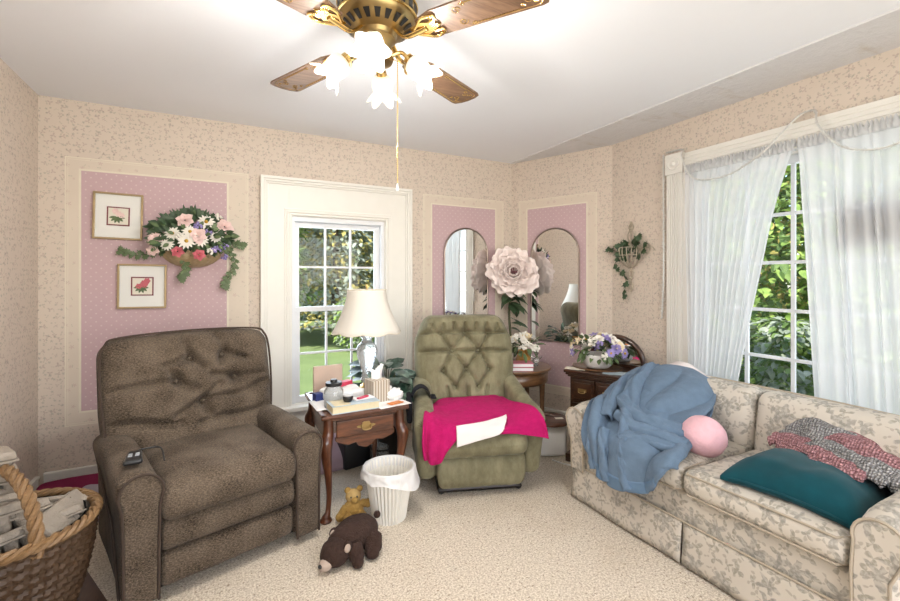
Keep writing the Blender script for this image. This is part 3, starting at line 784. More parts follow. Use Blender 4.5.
# remote control on the left arm
RC = thing('remote_control', 'black hand control lying on left arm of the brown recliner', 'remote control', Matrix.LocRotScale(BR.location, BR.rotation_euler, BR.scale) @ Vector((-.350, .12, .578)), R(17 - 12))
m = MB(); m.rbox((0, 0, .012), (.058, .125, .022), .010, (3, 4, 2), 3, lambda p, q: (p.x * (1 - .15 * q.y), p.y, p.z)); m.build('body', M['black'], RC)
m = MB()
for i in (-1, 1):
    for j in (0, 1): m.box((i * .012, .02 + j * .022 - .03, .0235), (.014, .014, .003))
m.build('key', M['graybtn'], RC, smooth=False)
m = MB(); m.tube(catmull([(0, .062, .012), (.02, .09, .012), (.075, .10, .008), (.095, .07, .003), (.105, .02, -.03)], 6), .0035, 6); m.build('cord', M['black'], RC)

# ------------------------------------------------------------------ olive recliner
GC = thing('recliner', 'olive velvet rocker recliner with tufted back and bright pink towel on its seat', 'armchair', (1.375, 2.255, 0), R(-19))
m = MB(); m.tube([(-.25, .06, .035), (.25, .06, .035)], .022, 8); m.tube([(-.25, .55, .035), (.25, .55, .035)], .022, 8); m.tube([(-.24, .04, .035), (-.24, .6, .035)], .022, 8); m.tube([(.24, .04, .035), (.24, .6, .035)], .022, 8)
m.lathe([(.14, .03), (.14, .07), (.05, .09), (.05, .12)], 16, c=(0, .3, 0)); m.build('base', M['darkm'], GC)
m = MB(); m.rbox((0, .33, .205), (.60, .56, .19), .03, (6, 6, 3), 3); m.build('body', M['green'], GC)
m = MB()
m.rbox((0, .035, .155), (.545, .085, .20), .035, (12, 2, 5), 4, lambda p, q: (p.x * (1 - .05 * sm(0, -1, q.z)), p.y - .025 * (1 - q.z ** 2) * (q.y < 0) + wrinkle(p, 8, .005), p.z)); m.build('footrest_panel', M['green'], GC)
m = MB()
def fn(p, q):
    z = p.z + .03 * (1 - q.x ** 2) * (1 - q.y ** 2) * max(q.z, 0) + wrinkle(p, 8, .006)
    return (p.x, p.y - .03 * (1 - q.z ** 2) * (q.y < 0), z - .02 * max(0, -q.y) ** 4 * (q.z > 0))
m.rbox((0, .245, .335), (.545, .62, .17), .06, (14, 12, 4), 4, fn); seatg = m.build('seat_cushion', M['green'], GC)
def garm(sx):
    m = MB()
    def fn(p, q):
        t = (q.y + 1) / 2                      # 0 front 1 back
        z = p.z + (.105 * sm(.15, 1, t) - .012) * sm(-.6, 1, q.z) - .03 * sm(.2, 0, t) * sm(0, 1, q.z)
        front = sm(.35, 0, t) * sm(.2, .9, q.z)
        x = p.x * (1 + .10 * front) + sx * (.028 * (1 - t) - .01) * sm(-1, .6, q.z)
        y = p.y + .05 * sm(.6, -1, q.z) * (1 - t)
        y += -.012 * math.cos(14 * p.z) * front * 0
        return (x + wrinkle(p, 7, .005), y, z + wrinkle(p, 6, .007))
    m.rbox((0, .33, .315), (.125, .66, .44), .055, (6, 14, 10), 4, fn)
    a = m.build('arm', M['green'], GC, loc=(sx * .325, -.02, 0))
    m = MB()
    for k in range(9):
        an = R(20 + k * 17.5); m.tube([(.012 * math.cos(an), -.008, .455 + .012 * math.sin(an)), (.048 * math.cos(an), -.004, .455 + .045 * math.sin(an))], [.003, .001], 5)
    m.blob((0, -.006, .455), (.012, .006, .012), 10, 6); m.build('gather', M['piping_green'], a, loc=(sx * .02, .004, -.012))
    return a
garm(-1); garm(1)
GB = [(-.18, .19), (0, .19), (.18, .19), (-.10, .06), (.10, .06), (-.17, -.08), (0, -.07), (.17, -.08), (-.09, -.2), (.09, -.2)]
GS = [(-.34, .20, -.18, .19), (-.18, .19, .18, .19), (.18, .19, .34, .20), (-.34, .055, -.1, .06), (-.10, .06, .10, .06), (.1, .06, .34, .055)]
for a, b in ((0, 3), (1, 3), (1, 4), (2, 4), (3, 5), (3, 6), (4, 6), (4, 7), (5, 8), (6, 8), (6, 9), (7, 9)): GS.append((*GB[a], *GB[b]))
for x in (-.24, -.16, -.08, 0, .08, .16, .24): GS.append((x * .95, .19, x * 1.1, .25))
for x in (-.16, 0, .16): GS.append((x, -.2, x, -.32))
m = MB()
def fn(p, q):
    x, y, z = p
    w = .80 + .22 * sm(-1, -.1, q.z) - .16 * sm(.25, 1, q.z) ** 1.3
    if q.y < 0:
        k = sm(1.0, .8, abs(q.x)) * sm(1.0, .86, abs(q.z)) * clamp(-q.y * 1.5)
        bul = .06 * (1 - q.x ** 2) + .03 * math.exp(-((z - .26) / .07) ** 2)
        d = tuft(x, z, GB, .045, .024) + crease(x, z, GS, .034, .012)
        y -= k * (bul - d) + k * wrinkle(p, 10, .008)
    y += .05 * q.x ** 2 * -1
    return (x * w, y + wrinkle(p, 4, .004), z + wrinkle(p, 5, .006) - .015 * q.x ** 2 * (q.z > .5))
m.rbox((0, 0, .36), (.72, .18, .70), .085, (46, 3, 46), 5, fn)
gback = m.build('backrest', M['green'], GC, loc=(0, .555, .355), rot=(R(-17), 0, 0))
for bx, bz in GB:
    m = MB(); m.blob((bx * .98, -.100, bz + .36), (.010, .008, .010), 10, 6); m.build('button', M['green'], gback)

# towel and cloth on the seat
TOWEL = [
    [(-.200, .420, .480), (-.080, .425, .482), (.070, .425, .486), (.180, .425, .486), (.235, .420, .482)],
    [(-.262, .300, .475), (-.120, .300, .489), (.042, .300, .496), (.190, .300, .490), (.255, .300, .484)],
    [(-.312, .150, .500), (-.200, .150, .478), (-.003, .150, .488), (.190, .140, .484), (.290, .130, .515)],
    [(-.350, .020, .505), (-.225, .020, .468), (-.020, .020, .466), (.180, .010, .462), (.330, .020, .525)],
    [(-.365, -.075, .440), (-.245, -.088, .425), (-.060, -.060, .452), (.180, -.070, .438), (.365, -.050, .480)],
    [(-.365, -.095, .350), (-.262, -.110, .330), (-.110, -.082, .425), (.150, -.086, .418), (.385, -.075, .410)],
    [(-.350, -.098, .285), (-.275, -.112, .262), (-.180, -.095, .380), (.130, -.090, .408), (.390, -.080, .360)],
]
def tfold(u, v):
    g = sm(.42, .05, u) * sm(.35, .8, v); h = sm(.72, 1, u) * sm(.4, .9, v)
    return .013 * g * math.sin(2 * PI * (9 * u * (1 - .25 * v) + .3 * v)) + .010 * h * math.sin(2 * PI * 4 * u) + .007 * nz(u * 5, v * 5, 3) + .006 * (abs(math.sin(PI * (2.4 * v + 1.1 * u + .6 * nz(u * 3, v * 3, 5)))) - .4)
m = MB(); m.sheet(draped(TOWEL, tfold), 84, 60)
T1 = m.build('towel', M['magenta'], None, loc=GC.location, rot=GC.rotation_euler, thick=.012, autos=False)
tag(T1, 'bright pink terry towel spread over the olive recliner seat', 'towel')
m = MB(); m.sheet(draped([[(-.168, -.075, .462), (-.03, -.062, .470), (.090, -.030, .482), (.150, -.005, .490)], [(-.170, -.104, .420), (-.03, -.100, .436), (.095, -.080, .456), (.140, -.045, .480)], [(-.172, -.122, .355), (-.03, -.118, .388), (.080, -.110, .412), (.112, -.092, .440)]], lambda u, v: .004 * nz(u * 6, v * 5, 2)), 24, 14)
T2 = m.build('cloth', M['whitecloth'], None, loc=GC.location, rot=GC.rotation_euler, thick=.006, autos=False)
tag(T2, 'small folded white cloth on the front of the pink towel', 'cloth')
# pouch over the arm
PO = thing('arm_caddy', 'dark grey fabric pouch strapped over left arm of the olive recliner', 'pouch', GC.matrix_basis @ Vector((-.412, .27, .50)), R(-19))
m = MB(); m.rbox((-.012, 0, -.02), (.035, .17, .13), .015, (2, 5, 4), 3, lambda p, q: (p.x, p.y, p.z + .02 * q.y)); m.build('pouch', M['blackf'], PO)
m = MB(); m.sheet(lambda u, v: Vector((.005 + .16 * u, -.05 + .10 * v + .03 * u, .055 + .065 * math.sin(PI * min(u * 1.25, 1)) ** .6 - .02 * u)), 10, 4); m.build('strap', M['blackf'], PO, thick=.006)

# ------------------------------------------------------------------ sofa (loveseat) along the side wall; local x along world -Y, local y = world +X
SF = thing('loveseat', 'cream floral two-seat sofa with skirt under the side window', 'sofa', (1.86, 1.29, 0), -PI / 2)
HL = .715                                   # half length
def seg(m, x0, x1, y0, y1, z0, z1, r=.03, n=(6, 4, 4), fn=None): m.rbox(((x0 + x1) / 2, (y0 + y1) / 2, (z0 + z1) / 2), (x1 - x0, y1 - y0, z1 - z0), r, n, 3, fn)
m = MB(); seg(m, -HL + .01, HL - .01, .02, .80, .12, .335, .03); m.build('seat_frame', M['floral'], SF)
m = MB()
for a, b in ((-HL, -.012), (.0, HL)):
    m.sheet(lambda u, v, a=a, b=b: Vector((a + (b - a) * u, .012 - .018 * v + .003 * math.sin(u * 9) * v, .205 - .19 * v)), 24, 6)
m.sheet(lambda u, v: Vector((-HL - .002, .012 + .75 * u, .205 - .19 * v)), 8, 4); m.sheet(lambda u, v: Vector((HL + .002, .012 + .75 * u, .205 - .19 * v)), 8, 4)
sk = m.build('skirt', M['floral'], SF, thick=.012)
m = MB(); m.tube([(-HL, .002, .207), (HL, .002, .207)], .005, 6); m.build('piping', M['piping_tan'], sk)
for sx in (-1, 1):
    for y in (.06, .72):
        m = MB(); m.box((sx * (HL - .06), y, .06), (.05, .05, .12)); m.build('foot', M['darkm'], SF, smooth=False)
for a, b in ((-.60, -.003), (.003, .60)):
    m = MB()
    def fn(p, q):
        z = p.z + (.022 * (1 - q.x ** 2) * (1 - q.y ** 2) + .004) * max(q.z, 0) + wrinkle(p + Vector((a * 9, 0, 0)), 8, .005)
        return (p.x, p.y - .018 * (1 - q.z ** 2) * (q.y < 0) * (1 - .4 * q.x ** 4), z)
    seg(m, a, b, -.012, .56, .337, .450, .035, (14, 12, 3), fn); c = m.build('seat_cushion', M['floral'], SF)
    m = MB()
    for z in (.348, .440): m.tube([(a + .02, .3, z), (a + .006, .03, z), (a + .03, -.018, z), ((a + b) / 2, -.026, z + .006), (b - .03, -.018, z), (b - .006, .03, z), (b - .02, .3, z)], .0045, 6)
    m.build('piping', M['piping_tan'], c)
# back: two upholstered panels on a slanted frame, curving down at the ends
for a, b in ((-.66, -.002), (.002, .66)):
    m = MB()
    def fn(p, q, a=a, b=b):
        X = (a + b) / 2 + p.x
        y = p.y + .17 * (p.z + .17)              # slope
        y -= .03 * (1 - q.x ** 2) * (1 - q.z ** 2) * (q.y < 0)
        ends = sm(.50, .70, abs(X))
        z = p.z - .06 * ends * sm(-.2, 1, q.z)
        y -= .05 * ends * (q.y < 0)
        return (p.x, y + wrinkle(p, 6, .004), z)
    seg(m, a, b, .52, .68, .40, .735, .05, (14, 3, 12), fn); k = m.build('back_panel', M['floral'], SF)
m = MB()
def fn(p, q):
    return (p.x, p.y + .13 * (p.z + .1), p.z - .05 * sm(.72, 1, abs(q.x)) * sm(0, 1, q.z))
seg(m, -.70, .70, .62, .77, .15, .715, .04, (16, 3, 8), fn); bf = m.build('back_frame', M['floral'], SF)
m = MB(); m.tube(catmull([(-.70, .745, .60), (-.66, .75, .672), (-.55, .755, .712), (0, .76, .722), (.55, .755, .712), (.66, .75, .672), (.70, .745, .60)], 6), .006, 6); m.build('piping', M['piping_tan'], bf)
# rolled arms
for sx in (-1, 1):
    m = MB()
    def fn(p, q, sx=sx):
        top = sm(0, .9, q.z); t = (q.y + 1) / 2
        z = p.z + .07 * sm(.35, 1, t) * sm(-.2, 1, q.z) - .03 * sm(.18, 0, t) * top
        x = p.x * (1 + .38 * top) + sx * .028 * top
        y = p.y + .02 * sm(1, -1, q.z) * 0 - .012 * top * (1 - t)
        return (x + wrinkle(p, 6, .004), y, z + wrinkle(p, 5, .005))
    m.rbox((0, .35, .36), (.105, .70, .42), .05, (6, 12, 10), 4, fn); a = m.build('arm', M['floral'], SF, loc=(sx * .658, 0, 0))
    m = MB()
    fp = [(-.046, .19), (-.048, .36)] + arc((sx * .022, .482), .068, PI * 1.1, -PI * .1, 14) + [(.048, .36), (.046, .19)]
    m.prism(fp, .022, Tm((0, .004, 0), (PI / 2, 0, 0))); f = m.build('arm_front', M['floral'], a, bevel=.007)
    m = MB(); m.tube([(x, -.018, z) for x, z in fp], .005, 6); m.build('piping', M['piping_tan'], f)
# ------------------------------------------------------------------ soft things on the sofa (sofa-local coordinates, then placed with it)
SFM = Matrix.LocRotScale(Vector((1.86, 1.29, 0)), Euler((0, 0, -PI / 2)), None)
def on_sofa(o): o.location = (1.86, 1.29, 0); o.rotation_euler = (0, 0, -PI / 2); return o
# blue blanket: one heaped sheet over the far arm, the back corner, the seat and its front edge
def sofa_top(x, y):
    """height of the sofa surface at local (x along, y depth)"""
    z = .455
    armz = .575 + .07 * sm(.30, .68, y)
    z = z + (armz - z) * sm(-.555, -.61, x)
    bz = .50 + (.725 - .50) * sm(.50, .66, y)
    z = max(z, bz if y > .46 else 0)
    return z
LATE = []
BLANKET = [
    [(-.700, .665, .640), (-.690, .665, .665), (-.640, .665, .722), (-.545, .665, .748), (-.424, .665, .742), (-.330, .665, .715), (-.258, .665, .690)],
    [(-.705, .540, .655), (-.680, .540, .675), (-.599, .540, .712), (-.472, .540, .735), (-.343, .540, .700), (-.255, .540, .650), (-.200, .540, .605)],
    [(-.695, .420, .640), (-.655, .420, .660), (-.554, .420, .680), (-.410, .420, .690), (-.290, .420, .650), (-.205, .420, .605), (-.150, .420, .550)],
    [(-.685, .290, .605), (-.635, .290, .632), (-.510, .290, .640), (-.365, .290, .640), (-.240, .290, .590), (-.172, .290, .550), (-.128, .290, .500)],
    [(-.672, .170, .580), (-.615, .170, .598), (-.480, .170, .585), (-.330, .170, .565), (-.205, .170, .535), (-.125, .170, .515), (-.090, .170, .478)],
    [(-.625, .060, .570), (-.560, .060, .575), (-.450, .060, .530), (-.290, .060, .520), (-.170, .060, .505), (-.085, .060, .495), (-.030, .060, .478)],
    [(-.560, -.045, .470), (-.495, -.050, .500), (-.420, -.045, .480), (-.270, -.045, .470), (-.150, -.045, .465), (-.060, -.040, .470), (.000, -.030, .476)],
    [(-.525, -.072, .395), (-.450, -.080, .400), (-.390, -.075, .380), (-.250, -.072, .370), (-.140, -.070, .385), (-.055, -.062, .430), (.005, -.050, .462)],
    [(-.475, -.078, .330), (-.425, -.085, .290), (-.365, -.085, .255), (-.235, -.082, .262), (-.130, -.078, .300), (-.055, -.070, .395), (.000, -.060, .455)],
]
def folds(u, v):
    w = 1.1 * nz(u * 2.2, v * 2.0, 4.3)
    a = abs(math.sin(PI * (3.3 * u - 1.1 * v * (1 - .5 * v) + .55 * w + .25)))
    b = abs(math.sin(PI * (2.1 * v + 1.3 * u + .8 * nz(u * 3, v * 3, 8.1))))
    c = nz(u * 8, v * 7, 2.2)
    return .050 * (a ** .8 - .45) * sm(0, .16, v) + .022 * (b ** .8 - .4) * sm(.2, .5, v) + .008 * c - .006 * sm(.05, 0, u) - .006 * sm(.95, 1, u)
BS = draped(BLANKET, folds)
m = MB(); m.sheet(BS, 96, 112)
BL = on_sofa(m.build('blanket', M['blue'], None, thick=.010, autos=False)); tag(BL, 'crumpled dusty blue blanket heaped over the far end of the floral sofa', 'blanket')
FLAP = [
    [(-.662, .670, .705), (-.559, .672, .757), (-.449, .672, .765), (-.334, .665, .745), (-.235, .640, .700)],
    [(-.590, .500, .715), (-.478, .500, .760), (-.351, .500, .752), (-.243, .490, .705), (-.150, .480, .650)],
    [(-.520, .350, .668), (-.410, .350, .705), (-.290, .340, .690), (-.190, .340, .650), (-.100, .330, .615)],
    [(-.450, .250, .625), (-.345, .240, .655), (-.250, .240, .620), (-.165, .250, .595), (-.085, .260, .575)],
    [(-.440, .215, .600), (-.335, .195, .600), (-.245, .195, .570), (-.160, .215, .555), (-.080, .235, .548)],
    [(-.445, .255, .585), (-.340, .240, .585), (-.250, .245, .560), (-.165, .260, .545), (-.090, .280, .540)],
]
m = MB(); m.sheet(draped(FLAP, lambda u, v: .034 * (abs(math.sin(PI * (2.0 * u + 1.0 * v + .5 * nz(u * 2, v * 2, 1)))) ** .8 - .4) * sm(0, .2, v) + .008 * nz(u * 6, v * 6, 3)), 48, 54)
m.build('fold', M['blue'], BL, thick=.012, autos=False)
Z3 = Vector((0, 0, 0))
def rumple(path, wid, seed, arch): band('blue', 'fold', path, wid, seed, arch, .010, 0, BL, Z3)
LATE.append(lambda: (
    rumple([(-.640, .560, .735), (-.610, .400, .715), (-.570, .260, .680), (-.520, .120, .620), (-.470, .010, .550)], .085, 2, .034),
    rumple([(-.560, .540, .760), (-.530, .400, .735), (-.480, .250, .690), (-.400, .120, .610), (-.340, .020, .540), (-.300, -.055, .450)], .090, 5, .036),
    rumple([(-.480, .160, .640), (-.400, .110, .610), (-.300, .100, .580), (-.200, .130, .560), (-.120, .190, .545)], .085, 8, .036),
    rumple([(-.420, .060, .575), (-.340, .040, .555), (-.240, .050, .540), (-.150, .090, .530), (-.060, .120, .510)], .075, 11, .032),
    rumple([(-.330, -.030, .505), (-.250, -.020, .510), (-.160, .010, .515), (-.070, .040, .500)], .060, 14, .026),
    rumple([(-.500, -.050, .510), (-.475, -.085, .430), (-.455, -.092, .350), (-.440, -.092, .300)], .055, 17, .024),
    rumple([(-.420, -.050, .510), (-.390, -.088, .440), (-.365, -.100, .350), (-.345, -.100, .275)], .060, 20, .026),
    rumple([(-.290, -.050, .500), (-.270, -.085, .430), (-.245, -.097, .350), (-.225, -.097, .280)], .055, 23, .024)))
m = MB(); m.sheet(lambda u, v: BS(.06 + .72 * u, .925 + .075 * v), 60, 8); m.build('satin_binding', M['bluesat'], BL, thick=.016, autos=False)

# pink ball cushion
m = MB(); m.blob((0, 0, 0), (.125, .105, .10), 28, 18, lambda p, d: p * (1 + .03 * nz(d.x * 2.5, d.y * 2.5, d.z * 2.5)))
PB = m.build('cushion', M['pinkball'], None, loc=SFM @ Vector((-.075, .265, .528))); PB.rotation_euler = (.2, .3, .5); tag(PB, 'round pale pink cushion poking out from under the blue blanket', 'cushion')
# teal velvet pillow
m = MB()
def pil(p, q):
    c = (1 - abs(q.x) ** 2.6) ** .55 * (1 - abs(q.y) ** 2.6) ** .55 if abs(q.x) < 1 and abs(q.y) < 1 else 0
    ear = 1 - .07 * (1 - abs(q.x) ** 2) * (abs(q.y) > .6) * abs(q.y); ear2 = 1 - .07 * (1 - abs(q.y) ** 2) * (abs(q.x) > .6) * abs(q.x)
    return (p.x * ear2, p.y * ear, p.z * (.10 + .92 * c) - .045 * (abs(q.x) ** 3 + abs(q.y) ** 3) * .6 + .006 * nz(p.x * 14, p.y * 14, 2) + .022 * nz(p.x * 6, p.y * 6, 5) * c)
m.rbox((0, 0, 0), (.46, .46, .135), .02, (22, 22, 4), 3, pil)
TP = thing('pillow', 'dark teal velvet pillow lying flat on the near seat cushion', 'pillow', SFM @ Vector((.370, .245, .512)), 0, rot=(R(-2), R(2), R(-90 + 6)))
m.build('cover', M['teal'], TP)
m = MB(); c = []
for k in range(64):
    t = 2 * PI * k / 64; q = Vector((math.copysign(abs(math.cos(t)) ** .25, math.cos(t)), math.copysign(abs(math.sin(t)) ** .25, math.sin(t)), 0))
    ear = 1 - .07 * (1 - abs(q.x) ** 2) * abs(q.y); ear2 = 1 - .07 * (1 - abs(q.y) ** 2) * abs(q.x)
    c.append((q.x * .232 * ear2, q.y * .232 * ear, .004 * nz(q.x * 3, q.y * 3, 1) - .027 * (abs(q.x) ** 3 + abs(q.y) ** 3)))
m.tube(c, .006, 6, closed=True); m.build('piping', M['teal'], TP)
# crocheted throw: ridged pile of folds over the pillow's back edge
CT = thing('throw', 'crumpled grey and rose crocheted throw on top of the teal pillow', 'throw blanket', SFM @ Vector((.40, .42, .60)), -PI / 2)
Ti = Vector((.40, .42, .60))
def band(mat, name, path, wid, seed, arch=.032, thick=.014, drop=.022, par=None, Ti=Ti):
    """a loosely rolled fold of the throw that follows a path over pillow and seat"""
    P = [Vector(p) - Ti for p in path]
    def f(u, v):
        p = cubic(P, u); t = cubic(P, min(1, u + .02)) - cubic(P, max(0, u - .02)); t.normalize()
        s = t.cross(Vector((0, 0, 1))).normalized(); up = s.cross(t)
        w = wid * (.8 + .35 * nz(u * 3, seed, 1)); a = (v - .5) * PI * 1.15
        ru = 1 + .22 * math.sin(v * 13 + u * 9 + seed)
        return p + s * (w * .5 * math.sin(a)) + up * (arch * math.cos(a) * ru + .012 * nz(u * 7, v * 4, seed) - arch * .3 - drop)
    m = MB(); m.sheet(f, 56, 22); return m.build(name, M[mat], par or CT, thick=thick, autos=False)
band('cro_grey', 'grey_band', [(.185, .500, .600), (.270, .530, .655), (.360, .530, .655), (.420, .520, .635), (.470, .480, .610)], .15, 1, .04)
band('cro_pink', 'rose_band', [(.335, .520, .640), (.420, .515, .650), (.500, .490, .625), (.570, .450, .585), (.620, .400, .560)], .17, 2, .035)
band('cro_grey', 'grey_band', [(.440, .420, .600), (.520, .405, .605), (.590, .385, .585), (.640, .370, .565)], .11, 3, .03)
band('cro_pink', 'rose_band', [(.150, .420, .580), (.225, .430, .605), (.310, .430, .600), (.370, .440, .615), (.430, .450, .610)], .12, 4, .03)
band('cro_grey', 'grey_band', [(.165, .470, .585), (.240, .485, .625), (.320, .470, .635), (.380, .425, .615), (.430, .370, .600), (.470, .340, .590)], .085, 5, .03)
band('cro_pink', 'rose_band', [(.215, .370, .575), (.320, .350, .600), (.390, .345, .605), (.450, .330, .595), (.500, .310, .588)], .085, 6, .024)
band('cro_grey', 'grey_band', [(.300, .385, .590), (.350, .400, .620), (.410, .395, .628), (.470, .370, .620), (.540, .340, .600), (.600, .330, .575)], .075, 7, .026)
band('cro_pink', 'rose_band', [(.330, .300, .575), (.400, .285, .590), (.470, .280, .590), (.540, .290, .585)], .045, 8, .018)
for fn_ in LATE: fn_()
# white cushion/sheet tucked behind the far back corner
m = MB()
m.sheet(lambda u, v: Vector((-.66 + .32 * u, .66 + .16 * v, .665 + .05 * math.sin(PI * v) + .06 * sm(.5, 0, abs(u - .45)) + .012 * nz(u * 5, v * 5, 3))), 24, 12)
o = on_sofa(m.build('sheet', M['whitecloth'], None, thick=.02)); tag(o, 'folded white sheet behind the far corner of the sofa back', 'sheet')

# ------------------------------------------------------------------ plush animals
def plush_ear(m, c, r): m.blob(c, r, 14, 8)
BBr = thing('plush_bear', 'dark brown plush bear lying face down on the carpet', 'plush toy', (.545, 2.085, 0), R(14))
m = MB()
def lump(p, d): return p * (1 + .05 * nz(d.x * 2.2, d.y * 2.2, d.z * 2.2))
m.blob((.03, .02, .075), (.115, .085, .078), 24, 16, lump); m.blob((.0, .0, .085), (.12, .075, .07), 24, 14, lump)
m.build('body', M['bear'], BBr)
m = MB(); m.blob((-.105, -.035, .062), (.072, .066, .060), 20, 14, lump); hd = m.build('head', M['bear'], BBr)
m = MB(); m.blob((-.165, -.055, .038), (.032, .030, .026), 16, 10); m.build('muzzle', M['bearear'], hd)
m = MB(); m.blob((-.192, -.060, .043), (.010, .012, .009), 10, 6); m.build('nose', M['black'], hd)
for c in ((-.085, .030, .112), (-.072, -.088, .095)):
    m = MB(); m.blob(c, (.022, .013, .026), 14, 8); e = m.build('ear', M['bear'], BBr)
    m = MB(); m.blob((c[0] - .006, c[1] - .008, c[2]), (.016, .008, .020), 12, 8); m.build('ear_lining', M['bearear'], e)
m = MB(); m.tube([(-.03, -.07, .08), (-.035, -.105, .045), (-.04, -.120, .025)], [.034, .036, .026], 14); m.blob((-.04, -.12, .027), (.028, .028, .026), 14, 8); m.build('arm', M['bear'], BBr)
m = MB(); m.tube([(-.02, .07, .07), (-.05, .10, .035)], [.034, .030], 14); m.blob((-.05, .10, .03), (.030, .030, .028), 14, 8); m.build('arm', M['bear'], BBr)
m = MB(); m.tube([(.08, -.05, .065), (.055, -.095, .045), (.04, -.105, .03)], [.045, .042, .03], 14); m.blob((.045, -.105, .032), (.034, .034, .031), 14, 8); m.build('leg', M['bear'], BBr)
m = MB(); m.tube([(.10, .06, .06), (.13, .09, .035)], [.042, .034], 14); m.blob((.13, .09, .033), (.033, .033, .031), 14, 8); m.build('leg', M['bear'], BBr)
m = MB(); m.blob((.145, .015, .125), (.018, .018, .018), 12, 8); m.build('tail', M['bear'], BBr)
TB = thing('plush_bear', 'small golden plush bear beside the foot of the end table', 'plush toy', (.625, 2.375, 0), R(-10))
m = MB(); m.blob((0, 0, .055), (.055, .050, .052), 18, 12, lump); m.build('body', M['teddy'], TB)
m = MB(); m.blob((.0, .015, .118), (.042, .040, .038), 18, 12, lump); hd = m.build('head', M['teddyl'], TB)
m = MB(); m.blob((.004, -.025, .112), (.020, .016, .015), 12, 8); m.build('muzzle', M['teddy'], hd)
m = MB(); m.blob((-.015, -.022, .128), .005, 8, 6); m.build('eye', M['black'], hd); m = MB(); m.blob((.018, -.022, .128), .005, 8, 6); m.build('eye', M['black'], hd)
for c in ((-.030, .02, .150), (.036, .02, .152)):
    m = MB(); m.blob(c, (.018, .012, .018), 12, 8); m.build('ear', M['teddy'], TB)
for a, b in (((-.04, 0, .07), (-.075, -.03, .035)), ((.045, 0, .08), (.075, -.02, .085))):
    m = MB(); m.tube([a, b], [.022, .020], 12); m.blob(b, .023, 12, 8); m.build('arm', M['teddy'], TB)
for a, b in (((-.025, -.02, .035), (-.04, -.085, .026)), ((.03, -.02, .035), (.055, -.08, .026))):
    m = MB(); m.tube([a, b], [.028, .025], 12); m.blob(b, (.027, .022, .027), 12, 8); l = m.build('leg', M['teddy'], TB)
    m = MB(); m.blob((b[0], b[1] - .016, b[2]), (.018, .009, .018), 12, 8); m.build('paw_pad', M['teddyl'], l)

# ------------------------------------------------------------------ waste basket
WB = thing('wastebasket', 'white ribbed waste bin with a plastic liner, in front of the end table', 'bin', (.805, 2.30, 0))
def rib(th, r, z, t): 
    return (r + .0035 * math.cos(th * 36) * (1 if t < .8 else .6), z + (.0))
m = MB(); m.lathe([(.088, 0), (.088, .002), (.090, .01), (.132, .27), (.138, .272), (.138, .280), (.130, .282), (.126, .272), (.085, .012), (0, .010)], 144, rib); m.build('body', M['bin'], WB)
m = MB()
def lin(u, v):
    th = 2 * PI * u
    drop = .045 + .055 * sm(-.2, 1, math.cos(th - R(-20))) + .02 * nz(math.cos(th) * 2, math.sin(th) * 2, 1)
    if v < .35: t = v / .35; r = .120 + .009 * t; z = .235 + .050 * t
    elif v < .5: t = (v - .35) / .15; r = .129 + .016 * t; z = .285 + .004 * math.sin(PI * t)
    else: t = (v - .5) / .5; r = .145 + .012 * t + .006 * nz(math.cos(th) * 6, math.sin(th) * 6, t * 2) + .012 * t * sm(.4, 1, math.cos(th - R(-20))); z = .285 - drop * t
    return Vector((r * math.cos(th), r * math.sin(th), z))
m.sheet(lin, 96, 24); m.build('liner', M['liner'], WB)

# ------------------------------------------------------------------ left corner: wicker basket of egg cartons
BX, BY = -.69, 2.10
WK = thing('wicker_basket', 'dark wicker basket with an arched handle, filled with egg cartons', 'basket', (BX, BY, 0))
m = MB()
def weave(th, r, z, t):
    return (r + .006 * math.sin(th * 40 + (0 if int(z / .017) % 2 else PI)), z)
prof = []
N = 54
for i in range(N + 1):
    t = i / N; prof.append((.14 + .105 * math.sin(t * PI / 2) ** .9 + .006 * abs(math.sin(t * PI * 13)), .435 * t))
m.lathe([(0, 0)] + prof, 120, weave, caps=False); m.build('body', M['wicker'], WK)
m = MB(); m.lathe([(.218, .44), (.14, .05), (0, .05)], 48, caps=False); m.build('lining', M['blackf'], WK)
m = MB()
for k in range(3):
    c = []
    for i in range(120):
        a = 2 * PI * i / 120; ph = 14 * a + 2 * PI * k / 3; c.append(((.248 + .011 * math.cos(ph)) * math.cos(a), (.248 + .011 * math.cos(ph)) * math.sin(a), .437 + .011 * math.sin(ph)))
    m.tube(c, .010, 6, closed=True)
m.build('rim', M['wickerl'], WK)
m = MB()
for k in range(3):
    c = []
    for i in range(101):
        t = i / 100; a = PI * t; ph = 40 * t + 2 * PI * k / 3
        x = .24 * math.cos(a); z = .40 + .235 * math.sin(a) ** .75; 
        c.append((x * 1 + .010 * math.cos(ph) * math.cos(a), .012 * math.sin(ph), z + .010 * math.cos(ph) * math.sin(a)))
    m.tube(c, .0105, 7)
hb = m.build('handle', M['wickerl'], WK, rot=(0, 0, R(-55)))
def carton(loc, rot, label, first=[None]):
    if first[0] is not None:
        return copy_thing(first[0], loc, 0, label, 'egg cartons in the wicker basket', rot)
    t = thing('egg_carton', label, 'egg carton', loc, 0, 'egg cartons in the wicker basket', rot)
    m = MB()
    def fn(p, q):
        w = 1 - .10 * (q.z + 1) / 2
        return (p.x * w, p.y * (1 - .04 * (q.z + 1) / 2), p.z)
    m.rbox((0, 0, .052), (.108, .295, .030), .010, (4, 10, 1), 2, fn); m.build('lid', M['carton'], t)
    m = MB()
    for i in range(6):
        for sx in (-1, 1):
            m.lathe([(.013, 0), (.017, .003), (.0225, .034)], 12, c=(sx * .026, -.122 + i * .0488, 0))
    m.box((0, 0, .034), (.112, .300, .006)); m.build('tray', M['carton'], t)
    first[0] = t; return t
Z0 = .435
